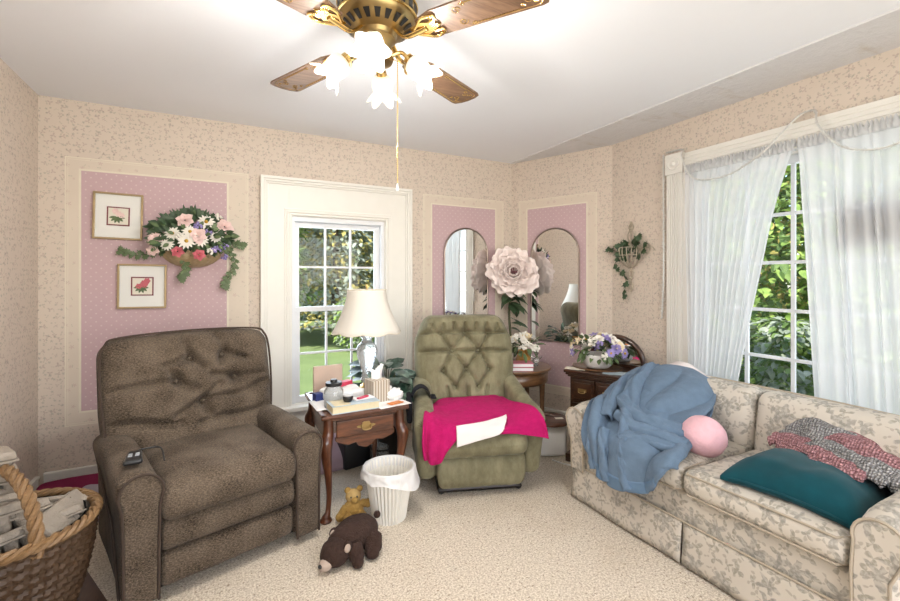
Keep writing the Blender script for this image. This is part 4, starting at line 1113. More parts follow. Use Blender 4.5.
carton((-0.825, 2.105, Z0), (0, 0, R(-62)), 'grey egg carton lying lowest in the stack at the left edge')
carton((-0.825, 2.095, Z0 + .066), (0, R(3), R(-55)), 'grey egg carton second from the bottom of the left-edge stack')
carton((-0.815, 2.105, Z0 + .134), (R(-4), R(4), R(-66)), 'grey egg carton second from the top of the left-edge stack')
carton((-0.825, 2.095, Z0 + .205), (R(-5), R(2), R(-58)), 'topmost grey egg carton of the stack at the left edge')
carton((-0.760, 2.035, Z0 + .055), (R(-8), R(-58), R(-66)), 'egg carton sloping down in front of the left-edge stack')
carton((-0.685, 2.145, Z0 - .01), (R(-24), R(-75), R(-60)), 'egg carton leaning on its side under the basket handle')
carton((-0.625, 2.165, Z0 - .03), (R(-22), R(-52), R(-50)), 'egg carton leaning at right, behind the twisted basket handle')
carton((-.575, 2.115, Z0 - .03), (R(-6), R(48), R(-14)), 'rightmost egg carton, tipped against the basket rim')
carton((-.745, 1.985, Z0 + .045), (R(-6), R(-12), R(-48)), 'egg carton lying level in front of the left-edge stack, left of the basket handle')
carton((-.705, 2.040, Z0 + .000), (R(4), R(-20), R(-62)), 'egg carton low in the basket, just behind the twisted handle')
carton((-.600, 2.030, Z0 - .045), (R(-4), R(-28), R(-40)), 'egg carton sunk low at the front rim, right of the basket handle')
# folded blankets on the floor behind
m = MB(); m.rbox((0, 0, .06), (.40, .34, .12), .04, (10, 8, 3), 3, lambda p, q: (p.x, p.y, p.z + .015 * nz(p.x * 6, p.y * 6, 1)))
o = m.build('blanket', M['plum'], None, loc=(-.77, 3.25, 0), rot=(0, 0, .1)); tag(o, 'folded plum blanket on the floor along the wall behind the basket', 'blanket')
m = MB(); m.rbox((0, 0, .06), (.36, .26, .13), .045, (10, 8, 3), 3, lambda p, q: (p.x, p.y, p.z + .02 * nz(p.x * 6, p.y * 6, 4)))
o = m.build('blanket', M['lavender'], None, loc=(-.60, 3.08, 0), rot=(0, 0, -.3)); tag(o, 'folded lavender blanket on the floor between basket and brown recliner', 'blanket')
# ------------------------------------------------------------------ end table (cabriole legs, one drawer)
ET = thing('end_table', 'mahogany end table with curved legs and one drawer, between the two recliners', 'table', (.705, 2.66, 0))
TW, TDp, TZ = .50, .56, .575
m = MB(); m.box((0, 0, TZ - .010), (TW, TDp, .020)); top = m.build('tabletop', M['mahogany'], ET, smooth=False, bevel=.006)
m = MB()
for (cx, cy, sx, sy) in ((0, -TDp / 2 + .012, TW, .024), (0, TDp / 2 - .012, TW, .024), (-TW / 2 + .012, 0, .024, TDp), (TW / 2 - .012, 0, .024, TDp)): m.box((cx, cy, TZ + .002), (sx, sy, .008))
m.build('rim', M['mahogany'], top, smooth=False, bevel=.003)
m = MB(); a = .04
m.box((0, TDp / 2 - a, .49), (TW - 2 * a, .018, .13)); m.box((-TW / 2 + a, 0, .49), (.018, TDp - 2 * a, .13)); m.box((TW / 2 - a, 0, .49), (.018, TDp - 2 * a, .13))
m.box((0, -TDp / 2 + a, .545), (TW - 2 * a, .018, .02))
sc = [(-.17, .0), (-.15, -.012), (-.10, -.03), (-.055, -.022), (-.04, -.045), (0, -.06), (.04, -.045), (.055, -.022), (.10, -.03), (.15, -.012), (.17, .0), (.17, .02), (-.17, .02)]
m.prism([(x, z + .425) for x, z in sc], .018, Tm((0, -TDp / 2 + a + .009, 0), (PI / 2, 0, 0)))
m.build('apron', M['mahogany'], ET, smooth=False, bevel=.002)
m = MB(); m.box((0, -TDp / 2 + a - .004, .487), (.33, .02, .092)); dr = m.build('drawer', M['mahogany'], ET, smooth=False, bevel=.005)
def bat_handle(parent, y, z, s=1.0, mat='antique'):
    m = MB(); pl = []
    for k in range(48):
        t = 2 * PI * k / 48; r = .030 + .006 * math.cos(4 * t) + .004 * math.cos(6 * t)
        pl.append((1.35 * r * math.cos(t) * s, .75 * r * math.sin(t) * s))
    m.prism(pl, .003, Tm((0, y, z), (PI / 2, 0, 0)))
    m.tube(catmull([(-.026 * s, y - .006, z + .004), (-.024 * s, y - .018, z - .012 * s), (0, y - .020, z - .018 * s), (.024 * s, y - .018, z - .012 * s), (.026 * s, y - .006, z + .004)], 5), .0032, 6)
    for sx in (-1, 1): m.blob((sx * .026 * s, y - .006, z + .004), .006, 8, 6)
    return m.build('handle', M[mat], parent)
bat_handle(dr, -TDp / 2 + a - .015, .490)
for sx in (-1, 1):
    for sy in (-1, 1):
        m = MB(); x = sx * (TW / 2 - .045); y = sy * (TDp / 2 - .045); dx, dy = sx * .7, sy * .7
        P = [(0, .555), (.004, .47), (.022, .42), (.020, .36), (.002, .24), (-.006, .13), (.004, .05), (.024, .022), (.03, .012)]
        rr = [.026, .030, .036, .029, .020, .0145, .014, .024, .020]
        pp = catmull([(x + dx * o, y + dy * o, z) for o, z in P], 5)
        rs = []
        for i in range(len(rr) - 1):
            for k in range(5): rs.append(rr[i] + (rr[i + 1] - rr[i]) * k / 5)
        rs.append(rr[-1])
        m.tube(pp, rs, 10); m.lathe([(0, 0), (.028, .001), (.034, .010), (.026, .022), (.014, .034)], 14, c=(x + dx * .024, y + dy * .024, 0))
        m.build('leg', M['mahogany_v'], ET)

# table lamp with a crystal base
TS = TZ + .006
TL = thing('table_lamp', 'table lamp with ivory bell shade and cut crystal base on the end table', 'lamp', (.845, 2.865, TS))
m = MB(); m.lathe([(0, 0), (.062, 0), (.064, .012), (.05, .022), (.03, .03), (.026, .042)], 24); m.build('foot', M['brass'], TL)
m = MB(); m.lathe([(.026, .040), (.040, .055), (.034, .085), (.030, .10), (.048, .16), (.066, .22), (.070, .26), (.060, .29), (.036, .31), (.030, .33), (.044, .345), (.040, .36), (.020, .37)], 24, lambda th, r, z, t: (r * (1 + .03 * math.cos(12 * th)), z)); m.build('base', M['crystal'], TL)
m = MB(); m.lathe([(.012, .37), (.012, .44), (.018, .445), (.018, .47), (.006, .475), (.004, .67), (.010, .675), (.008, .695), (0, .70)], 12); m.build('stem', M['brass'], TL)
def bell(th, r, z, t):
    k = 1 + .018 * math.cos(8 * th) * (1 - t) ; return (r * k, z - .012 * abs(math.cos(4 * th)) * (1 - t) ** 4)
prof = [(.128 + .098 * (1 - t) ** 1.7, .385 + .275 * t) for t in [i / 14 for i in range(15)]]
m = MB(); m.lathe(prof, 64, bell, caps=False); sh = m.build('lamp_shade', M['shade'], TL, thick=.004)
m = MB()
for t in (0, 14): 
    r, z = prof[t]; m.tube([(bell(2 * PI * k / 64, r, z, t / 14)[0] * math.cos(2 * PI * k / 64), bell(2 * PI * k / 64, r, z, t / 14)[0] * math.sin(2 * PI * k / 64), bell(2 * PI * k / 64, r, z, t / 14)[1]) for k in range(64)], .004, 6, closed=True)
m.build('trim', M['envelope'], sh)

# clutter on the end table
def simple(name, label, cat, mb, mat, loc, rz=0, **kw):
    o = mb.build(name, M[mat], None, loc=loc, rot=(0, 0, rz), **kw); return tag(o, label, cat)
t = thing('tissue_box', 'striped tissue box with a tissue standing out of its top, on the end table', 'tissue box', (.815, 2.55, TS), R(12))
m = MB(); m.box((0, 0, .065), (.112, .112, .13)); m.build('box', M['stripe'], t, smooth=False, bevel=.003)
m = MB(); m.sheet(lambda u, v: Vector(((u - .5) * .075 * (1 - .55 * v) + .02 * v, .012 * math.sin(u * 7 + v * 3) - .01 * v, .128 + .095 * v - .02 * abs(u - .6) * v)), 14, 10); m.sheet(lambda u, v: Vector(((u - .5) * .05 * (1 - .3 * v) - .006, .016 * math.cos(u * 6) + .012 * v, .128 + .065 * v * (1 - .5 * u))), 12, 8); m.build('tissue', M['tissue'], t, thick=.0015)
t = thing('glass_jar', 'clear glass jar with a dark lid at the left front of the end table', 'jar', (.553, 2.535, TS))
m = MB(); m.lathe([(0, 0), (.050, 0), (.054, .006), (.054, .095), (.046, .110), (.040, .118), (.040, .128)], 28); m.build('body', M['jar'], t)
m = MB(); m.lathe([(.044, .122), (.046, .124), (.046, .142), (.02, .146), (.018, .158), (0, .160)], 28); m.build('lid', M['black'], t)
t = thing('book', 'thick pale blue book lying at the front edge of the end table', 'book', (.642, 2.452, TS), R(3))
m = MB(); m.box((0, 0, .0225), (.262, .125, .036)); m.build('pages', M['pages'], t, smooth=False)
m = MB(); m.box((0.0, 0, .0425), (.27, .132, .004)); m.box((0, 0, .0025), (.27, .132, .004)); m.build('cover', M['cover_blue'], t, smooth=False)
m = MB(); m.box((-.075, 0, .0452), (.09, .128, .001)); m.build('cover_label', M['pages'], t, smooth=False)
t = thing('pot', 'tiny dark glass pot standing on the pale blue book', 'jar', (.612, 2.445, TS + .046))
m = MB(); m.lathe([(0, 0), (.020, 0), (.027, .010), (.029, .026), (.025, .034)], 20); m.build('body', M['black'], t)
m = MB(); m.lathe([(.026, .032), (.029, .034), (.029, .042), (0, .044)], 20); m.build('lid', M['grey'], t)
m = MB(); m.box((0, 0, .022), (.085, .05, .045)); simple('box', 'small navy blue carton at the left back of the end table', 'box', m, 'navy', (.515, 2.72, TS), .3, smooth=False, bevel=.002)
m = MB(); m.box((0, 0, .012), (.13, .045, .024)); simple('medicine_box', 'red and white medicine carton lying on the papers of the end table', 'box', m, 'redbox', (.655, 2.76, TS + .062), .5, smooth=False)
m = MB(); m.rbox((0, 0, .03), (.23, .20, .06), .02, (8, 8, 2), 3, lambda p, q: (p.x, p.y, p.z + .012 * nz(p.x * 18, p.y * 18, 2) * (q.z > 0))); simple('tissue_pile', 'white heap of loose tissues and papers in the middle of the end table', 'tissues', m, 'tissue', (.64, 2.70, TS), .2)
m = MB(); m.blob((0, 0, .032), (.055, .045, .036), 24, 16, lambda p, d: p * (1 + .28 * nz(d.x * 3, d.y * 3, d.z * 3))); simple('crumpled_tissue', 'crumpled white tissue at the right end of the end table', 'tissue', m, 'tissue', (.912, 2.52, TS), 0)
m = MB(); m.blob((0, 0, .028), (.045, .04, .034), 24, 16, lambda p, d: p * (1 + .28 * nz(d.x * 3, d.y * 3, d.z * 3 + 5))); simple('crumpled_tissue', 'crumpled white tissue behind the striped tissue box', 'tissue', m, 'tissue', (.905, 2.66, TS), 0)
def paper(w, d, loc, rz, label, mat='paperw', name='paper_sheet', cat='paper'):
    m = MB(); m.sheet(lambda u, v: Vector(((u - .5) * w, (v - .5) * d, .0015 + .004 * abs(nz(u * 3, v * 3, w * 50)))), 8, 8); return simple(name, label, cat, m, mat, loc, rz, thick=.0012)
paper(.20, .14, (.865, 2.445, TS), .15, 'white sheet of paper at the right front of the end table')
paper(.09, .05, (.885, 2.425, TS + .006), .3, 'orange slip lying on the white paper at right front of the end table', 'orange', 'paper_slip')
paper(.17, .22, (.53, 2.60, TS), .05, 'white paper under the glass jar on the end table')
m = MB(); m.box((0, 0, .004), (.075, .02, .008)); simple('paper_slip', 'small red slip on top of the pale blue book', 'paper', m, 'redbox', (.70, 2.455, TS + .053), .5, smooth=False)
m = MB(); m.box((0, 0, .004), (.12, .06, .006)); simple('packet', 'small white packet on top of the pale blue book', 'packet', m, 'paperw', (.705, 2.47, TS + .0455), .2, smooth=False)
m = MB()
m.tube(catmull([(-.09, 0, .008), (-.05, .02, .012), (-.02, -.02, .014), (.02, .02, .013), (.05, -.01, .01), (.09, .02, .006)], 6), .0055, 6); m.blob((-.02, 0, .014), (.022, .015, .012), 12, 8); m.blob((.04, .012, .012), (.02, .012, .012), 12, 8)
simple('cord', 'small tangle of black cord behind the pale blue book', 'cord', m, 'black', (.70, 2.565, TS), .1)
m = MB(); m.box((0, 0, .085), (.19, .02, .17)); simple('board', 'beige board leaning at the back edge of the end table, before the window', 'board', m, 'beigeboard', (.595, 2.90, TS), .1, smooth=False, bevel=.004)

# plants
def plant_leaf_pot(label, loc):
    t = thing('potted_plant', label, 'plant', loc)
    m = MB(); m.lathe([(0, 0), (.10, 0), (.115, .02), (.135, .48), (.142, .49), (.142, .52), (.128, .52), (.125, .50), (0, .49)], 28); m.build('pot', M['darkm'], t)
    rs = random.Random(5); ml = MB(); ms = MB()
    for i in range(60):
        a = rs.random() * 2 * PI; e = rs.uniform(.15, 1.35); L = rs.uniform(.08, .25) * (.72 if math.cos(a) > .3 else 1)
        d = Vector((math.cos(a) * math.cos(e), math.sin(a) * math.cos(e), math.sin(e)))
        b = Vector((.03 * math.cos(a), .03 * math.sin(a), .49)); tip = b + d * L
        ms.tube([b, b + d * L * .5 + Vector((0, 0, .02)), tip], [.004, .0035, .003], 5)
        ml.leaf(tip, (d.x, d.y - .3, d.z * .3 - .15), (0, -.5, 1), rs.uniform(.13, .19), rs.uniform(.07, .095), .25)
    ml.build('foliage', M['plant'], t); ms.build('stem', M['stem'], t); return t
plant_leaf_pot('dark variegated leafy plant between the end table and the olive recliner', (1.035, 3.02, .0))

# under and behind the end table
m = MB(); m.rbox((0, 0, 0), (.46, .14, .30), .05, (12, 4, 8), 4, lambda p, q: (p.x * (1 + .05 * abs(q.z)), p.y * (.35 + .85 * (1 - abs(q.x) ** 3) * (1 - abs(q.z) ** 3)), p.z))
o = m.build('cushion', M['mauve'], None, loc=(.60, 3.13, .085), rot=(R(-58), 0, .1)); tag(o, 'mauve cushion lying on the carpet under the end table', 'cushion')
m = MB(); m.rbox((0, 0, .09), (.20, .24, .18), .015, (2, 2, 2), 3); o = m.build('storage_box', M['black'], None, loc=(.80, 3.12, 0), rot=(0, 0, .2)); tag(o, 'black box on the floor beneath the end table', 'box')
t = thing('glass_vase', 'grey glass jar on the floor under the right side of the end table', 'jar', (.985, 2.98, 0))
m = MB(); m.lathe([(0, 0), (.075, 0), (.082, .01), (.082, .16), (.06, .18), (.06, .20), (.056, .20), (.056, .18), (.076, .158), (.076, .012), (0, .01)], 28); m.build('body', M['jar'], t)
m = MB(); m.lathe([(.083, .02), (.085, .025), (.083, .03)], 28, caps=False); m.lathe([(.083, .12), (.085, .125), (.083, .13)], 28, caps=False); m.build('band', M['darkm'], t)

# ------------------------------------------------------------------ round corner table
HT = thing('corner_table', 'round wooden side table in the corner behind the olive recliner', 'table', (2.135, 2.985, 0))
m = MB(); m.lathe([(0, .572), (.28, .572), (.296, .578), (.302, .588), (.296, .598), (.285, .60), (0, .60)], 48); m.build('tabletop', M['oak'], HT)
m = MB(); m.lathe([(.26, .48), (.268, .49), (.268, .572)], 48, caps=False); m.build('apron', M['oak'], HT, thick=.016)
for k in range(4):
    a = PI / 4 + k * PI / 2 - .3; m = MB(); m.tube([(.245 * math.cos(a), .245 * math.sin(a), z) for z in (0, .05, .3, .5, .575)], [.013, .016, .018, .024, .026], 10); m.build('leg', M['oak'], HT)
m = MB(); m.lathe([(0, .16), (.2, .16), (.205, .17), (.2, .18), (0, .18)], 40); m.build('shelf', M['oak'], HT)
def book(loc, rz, s, mat, label):
    t = thing('book', label, 'book', loc, rz)
    m = MB(); m.box((0, 0, s[2] / 2), (s[0] - .008, s[1] - .006, s[2] - .006)); m.build('pages', M['paperw'], t, smooth=False)
    m = MB(); m.box((0, 0, s[2] - .0015), s[:2] + (.003,)); m.box((0, 0, .0015), s[:2] + (.003,)); m.box((-s[0] / 2 + .002, 0, s[2] / 2), (.004, s[1], s[2])); m.build('cover', M[mat], t, smooth=False); return t
book((2.06, 2.80, .60), R(-30), (.19, .135, .030), 'book2', 'crimson book lying lowest on the round corner table')
book((2.065, 2.805, .63), R(-26), (.185, .13, .028), 'book1', 'pink book lying on top of the crimson book')
t = thing('figurine', 'small glass bird figurine on the round corner table by the flower vase', 'figurine', (2.265, 2.865, .60))
m = MB(); m.lathe([(0, 0), (.022, 0), (.018, .01), (.008, .02)], 14); m.blob((0, 0, .045), (.034, .02, .026), 14, 10); m.blob((-.03, 0, .075), (.014, .013, .014), 12, 8); m.leaf((.02, 0, .05), (1, 0, .8), (0, 1, 0), .05, .03); m.leaf((0, 0, .06), (.4, .3, 1), (0, 1, 0), .06, .03); m.build('body', M['jar'], t)

# ------------------------------------------------------------------ flower helpers
def flower(kind, pos, nrm, r, parent, mats, seed=0, centre=None):
    rs = random.Random(seed); n = Vector(nrm).normalized(); a = n.orthogonal().normalized(); b = n.cross(a)
    m = MB(); pos = Vector(pos)
    def ring(k, L, W, tilt, off, ph):
        for i in range(k):
            t = 2 * PI * (i + ph) / k; d = (a * math.cos(t) + b * math.sin(t)); dd = d * math.cos(tilt) + n * math.sin(tilt)
            m.leaf(pos + d * (r * .12) + n * off, dd, n, L * rs.uniform(.88, 1.1), W, .25)
    if kind == 'daisy': ring(13, r, r * .36, .18, 0, 0)
    elif kind == 'rose':
        ring(6, r, r * .95, .25, 0, 0); ring(5, r * .8, r * .85, .75, r * .06, .4); ring(4, r * .6, r * .7, 1.15, r * .1, .2)
    elif kind == 'lily': ring(5, r, r * .62, .5, 0, 0)
    else:
        for i in range(16):
            p = pos + a * rs.uniform(-r, r) * .6 + b * rs.uniform(-r, r) * .6 + n * rs.uniform(0, r * .6); m.blob(p, r * .24, 7, 5)
    f = m.build('flower', M[mats], parent)
    if centre:
        m = MB(); m.blob(pos + n * r * .08, r * .24, 10, 6); m.build('flower_centre', M[centre], f)
    return f
IVY = [(0, 0), (.28, -.06), (.46, .18), (.30, .36), (.34, .66), (.10, .66), (0, 1), (-.10, .66), (-.34, .66), (-.30, .36), (-.46, .18), (-.28, -.06)]
def greenery(m, c, spread, n, L, seed, ivy=False, face=(0, -1, .3), w=.45):
    rs = random.Random(seed)
    for i in range(n):
        a = rs.random() * 2 * PI; e = rs.uniform(-.5, 1)
        d = Vector((math.cos(a), math.sin(a) * .8, e)); d.normalize()
        p = Vector(c) + Vector((d.x * spread[0], d.y * spread[1], d.z * spread[2])) * rs.uniform(.55, 1.05)
        dd = d + Vector((rs.uniform(-.5, .5), rs.uniform(-.5, .5), rs.uniform(-.6, .3)))
        if ivy: m.poly_leaf(p, dd, Vector(face) + Vector((rs.uniform(-.5, .5), rs.uniform(-.5, .5), rs.uniform(-.5, .5))), L * rs.uniform(.7, 1.2), IVY)
        else: m.leaf(p, dd, (rs.uniform(-.3, .3), rs.uniform(-.3, .3), 1), L * rs.uniform(.7, 1.25), L * w, .25)
# vase with cream flowers on the corner table
t = thing('flower_vase', 'amber vase of cream flowers on the round corner table', 'flowers', (2.165, 2.90, .60))
m = MB(); m.lathe([(0, 0), (.045, 0), (.055, .02), (.062, .06), (.05, .10), (.045, .12), (.052, .13), (.048, .13), (.04, .118), (0, .11)], 24); m.build('vase', M['vase'], t)
m = MB(); greenery(m, (0, 0, .15), (.13, .12, .08), 60, .08, 3); m.build('foliage', M['leaf2'], t)
rs = random.Random(11)
for i in range(26):
    a = rs.random() * 2 * PI; e = rs.uniform(.1, 1.35); d = Vector((math.cos(a) * math.cos(e), math.sin(a) * math.cos(e), math.sin(e)))
    flower('cluster' if i % 3 else 'rose', Vector((0, 0, .14)) + Vector((d.x * .14, d.y * .13, d.z * .11)), d + Vector((-.3, -.6, .2)), rs.uniform(.028, .038), t, 'pw' if i % 4 else 'pc', i)
# giant blush peony on a tall stem
PE = thing('artificial_peony', 'giant blush pink artificial peony on a leafy stem in the corner', 'flower', (2.372, 3.385, 0))
m = MB(); m.lathe([(0, 0), (.05, 0), (.055, .03), (.05, .20), (.04, .21), (0, .21)], 20); m.build('holder', M['oak'], PE)
m = MB(); m.tube(catmull([(0, 0, .18), (.005, -.01, .65), (-.01, 0, 1.0), (0, -.03, 1.20), (0, -.05, 1.32)], 6), .012, 8); m.build('stem', M['stem'], PE)
m = MB(); rs = random.Random(2)
for i in range(20):
    z = rs.uniform(.24, .56) if i < 9 else rs.uniform(.46, .62); a = rs.random() * 2 * PI; d = Vector((math.cos(a), math.sin(a) - .4, rs.uniform(-.5, .25)))
    d.y = min(d.y, .2); m.leaf((0, -.01, z + .6), d, (0, -.3, 1), rs.uniform(.11, .19), rs.uniform(.065, .095), .35)
m.build('foliage', M['leaf2'] if False else M['leaf'], PE)
n = Vector((-.50, -.84, .16)).normalized(); a = n.orthogonal().normalized(); b = n.cross(a); PC = Vector((-.02, -.075, 1.365))
rs = random.Random(4)
def bigpetal(m, t, L, W, tilt, off, cup, ruff):
    d = a * math.cos(t) + b * math.sin(t); s = n.cross(d); dd = d * math.cos(tilt) + n * math.sin(tilt); nn = n * math.cos(tilt) - d * math.sin(tilt)
    ph = rs.random() * 6
    def f(u, v):
        w = .30 + .70 * math.sin(PI / 2 * min(1, v * 1.5)) ; x = (u - .5) * W * w * (1 - .12 * v ** 6)
        y = L * v * (1 - .34 * (2 * abs(u - .5)) ** 2.6 * v + .05 * math.sin(u * 17 + ph) * v * v)
        z = cup * (4 * (u - .5) ** 2) * L * .3 * v + cup * .28 * L * v * v + ruff * math.sin(u * 14 + ph) * v * v
        return PC + n * off + d * .015 + dd * y + s * x + nn * z
    m.sheet(f, 12, 10)
for ri, (k, L, W, tilt, off, cup, ruff, ph) in enumerate(((7, .225, .27, .10, -.01, .35, .010, 0), (8, .205, .22, .30, .0, .55, .012, .5), (8, .175, .18, .55, .008, .75, .012, .2), (8, .14, .14, .82, .014, .9, .010, .6), (7, .105, .10, 1.10, .018, 1.0, .008, .1))):
    for i in range(k):
        if ri == 0 and i == 9: continue
        m = MB(); bigpetal(m, 2 * PI * (i + ph) / k, L * rs.uniform(.9, 1.1), W, tilt + rs.uniform(-.08, .08), off, cup, ruff); m.build('petal', M['pk'], PE, thick=.002)
m = MB()
for i in range(26):
    t_ = rs.random() * 2 * PI; q = rs.uniform(0, .04); m.tube([PC + n * .03, PC + n * rs.uniform(.08, .115) + (a * math.cos(t_) + b * math.sin(t_)) * q], [.002, .004], 5)
m.build('stamens', M['mc'], PE)
# white box with a brown lid on the floor
t = thing('appliance', 'white boxy appliance with a dark brown oval lid on the floor beside the olive recliner', 'appliance', (2.185, 2.605, 0), R(-25))
m = MB(); m.rbox((0, 0, .115), (.22, .20, .23), .03, (2, 2, 2), 4); m.build('body', M['white'], t)
m = MB(); m.lathe([(0, .23), (.140, .23), (.152, .238), (.152, .25), (.140, .262), (.06, .272), (0, .274)], 40, lambda th, r, z, k: (r * (1.0 if abs(math.cos(th)) < 0 else 1), z)); l = m.build('lid', M['lidbrown'], t)
m = MB(); m.box((.06, -.05, .272), (.06, .035, .002)); m.build('lid_label', M['envelope'], l, smooth=False)
m = MB(); m.tube([(-.03, .02, .272), (.0, .0, .285), (.03, -.01, .272)], .006, 6); m.build('lid_grip', M['lidbrown'], l)
m = MB(); m.tube(catmull([(0, 0, .006), (.05, -.12, .005), (.15, -.20, .005), (.21, -.34, .005), (.12, -.40, .005)], 8), .005, 6)
o = m.build('cord', M['white'], None, loc=(2.10, 2.47, 0), rot=(0, 0, 0)); tag(o, 'white cord trailing on the carpet from the white appliance', 'cord')

# ------------------------------------------------------------------ chest of drawers against the corner wall
CH = thing('chest_of_drawers', 'dark walnut chest of drawers behind the far end of the sofa', 'cabinet', (2.180, 2.425, 0), AD)
# local x along the corner wall (towards the sofa), local y into the wall
CW, CD, CZ = .43, .40, .665
m = MB(); m.box((CW / 2, CD / 2 + .01, .33), (CW - .05, CD - .04, .56)); m.build('carcass', M['walnut'], CH, smooth=False, bevel=.004)
m = MB(); m.box((CW / 2, CD / 2, CZ - .012), (CW + .02, CD + .02, .024)); m.box((CW / 2, CD / 2, CZ - .032), (CW, CD, .016)); m.box((CW / 2, CD / 2, CZ - .047), (CW - .025, CD - .02, .014)); m.build('top', M['walnut'], CH, smooth=False, bevel=.006)
m = MB(); m.box((CW / 2, CD / 2, .03), (CW, CD, .06)); m.build('plinth', M['walnut'], CH, smooth=False, bevel=.006)
for r, (z0, z1) in enumerate(((.075, .255), (.27, .43), (.445, .60))):
    for k in range(2 if r == 2 else 1):
        x0 = .045 + (.175 * k if r == 2 else 0); x1 = x0 + (.165 if r == 2 else .34)
        m = MB(); m.box(((x0 + x1) / 2, .022, (z0 + z1) / 2), (x1 - x0, .024, z1 - z0)); m.box(((x0 + x1) / 2, .008, (z0 + z1) / 2), (x1 - x0 - .04, .012, z1 - z0 - .04)); d = m.build('drawer', M['oak'] if False else M['walnut'], CH, smooth=False, bevel=.004)
        for hx in ((x0 + x1) / 2,) if r == 2 else (x0 + .07, x1 - .07):
            m = MB(); m.box((hx, .000, (z0 + z1) / 2 + .006), (.062, .003, .022)); m.tube(catmull([(hx - .024, -.004, (z0 + z1) / 2 + .008), (hx - .02, -.014, (z0 + z1) / 2 - .008), (hx + .02, -.014, (z0 + z1) / 2 - .008), (hx + .024, -.004, (z0 + z1) / 2 + .008)], 4), .003, 6); m.build('handle', M['antique'], d)
CM = Matrix.LocRotScale(Vector((2.180, 2.425, CZ)), Euler((0, 0, AD)), None)
m = MB(); m.lathe([(0, 0), (.155, 0), (.17, .004), (.172, .014), (.165, .012), (.152, .006), (0, .006)], 40, M=Tm(s=(1.05, .82, 1))); TRY = m.build('tray', M['oak'], None, loc=CM @ Vector((.17, .17, .0)), rot=(0, 0, AD)); tag(TRY, 'oval wooden tray under the flower basket on the chest of drawers', 'tray')
t = thing('flower_basket', 'white wicker basket of white and lilac flowers on the chest of drawers', 'flowers', CM @ Vector((.17, .17, .007)), AD)
m = MB(); m.lathe([(0, .002), (.075, .002), (.095, .02), (.108, .06), (.112, .095), (.106, .10), (.10, .09), (0, .07)], 72, lambda th, r, z, k: (r * (1 + .025 * math.cos(24 * th + z * 90)), z)); m.build('basket', M['wickerw'], t)
m = MB(); greenery(m, (0, 0, .12), (.16, .13, .10), 150, .07, 8); m.build('foliage', M['leaf2'], t)
rs = random.Random(21)
for i in range(38):
    a_ = rs.random() * 2 * PI; e = rs.uniform(-.12, 1.35); d = Vector((math.cos(a_) * math.cos(e), math.sin(a_) * math.cos(e), math.sin(e)))
    kd = ('daisy', 'rose', 'cluster', 'lily')[i % 4]; mt = ('pw', 'pl', 'pl', 'pw', 'pw', 'pc')[i % 6]
    flower(kd, Vector((d.x * .19, d.y * .14, .115 + d.z * .115)), d + Vector((0, -.5, .1)), rs.uniform(.03, .042), t, mt, i, 'yc' if kd == 'daisy' else None)
m = MB()
b_ = CM @ Vector((.36, .22, 0))
t = thing('dressing_mirror', 'dark arched wooden tabletop mirror behind the flower basket on the chest', 'mirror', CM @ Vector((.25, .345, 0)), AD - .10)
pl = [(.20 * math.cos(PI * k / 24), .025 + .19 * math.sin(PI * k / 24)) for k in range(25)]
m = MB(); m.tube([(x, 0, z) for x, z in pl], .020, 10); m.box((0, 0, .012), (.46, .05, .024)); m.build('frame', M['walnut'], t)
m = MB(); m.prism([(x * .93, z * .95) for x, z in pl] , .008, Tm((0, .008, 0), (PI / 2, 0, 0))); m.build('glass', M['mirror'], t, smooth=False)
def on_chest(o, x, y, z=0, rz=0): o.location = CM @ Vector((x, y, z)); o.rotation_euler = (0, 0, AD + rz); return o
on_chest(paper(.14, .09, (0, 0, 0), 0, 'cream card lying at the left front corner of the chest top', 'envelope', 'card'), .055, .05, 0, .3)
on_chest(paper(.17, .12, (0, 0, 0), 0, 'printed leaflet lying at the right front of the chest top', 'cover_blue', 'leaflet', 'leaflet'), .34, .075, 0, .2)
# ------------------------------------------------------------------ wall mirrors
def arch_mirror(label, w, z0, z1, loc, rz):
    t = thing('wall_mirror', label, 'mirror', loc, rz); r = w / 2; n = 24
    pl = [(-r, z0)] + [(r * math.cos(PI - PI * k / n), z1 - r + r * math.sin(PI - PI * k / n)) for k in range(n + 1)] + [(r, z0)]
    m = MB(); m.prism([(x * .985, z) for x, z in reversed(pl)], .012, Tm((0, -.004, 0), (PI / 2, 0, 0))); g = m.build('glass', M['mirror'], t, smooth=False)
    m = MB(); m.tube([(x, -.014, z) for x, z in pl], .0085, 8, closed=True); m.build('frame', M['pewter'], t); return t
arch_mirror('arched wall mirror on the far wall, behind the olive recliner', .455, .76, 1.775, (1.977, YB - .003, 0), 0)
p = on_diag(.462, .003, 0); arch_mirror('arched wall mirror on the corner wall, above the round table', .468, .745, 1.770, p, AD)

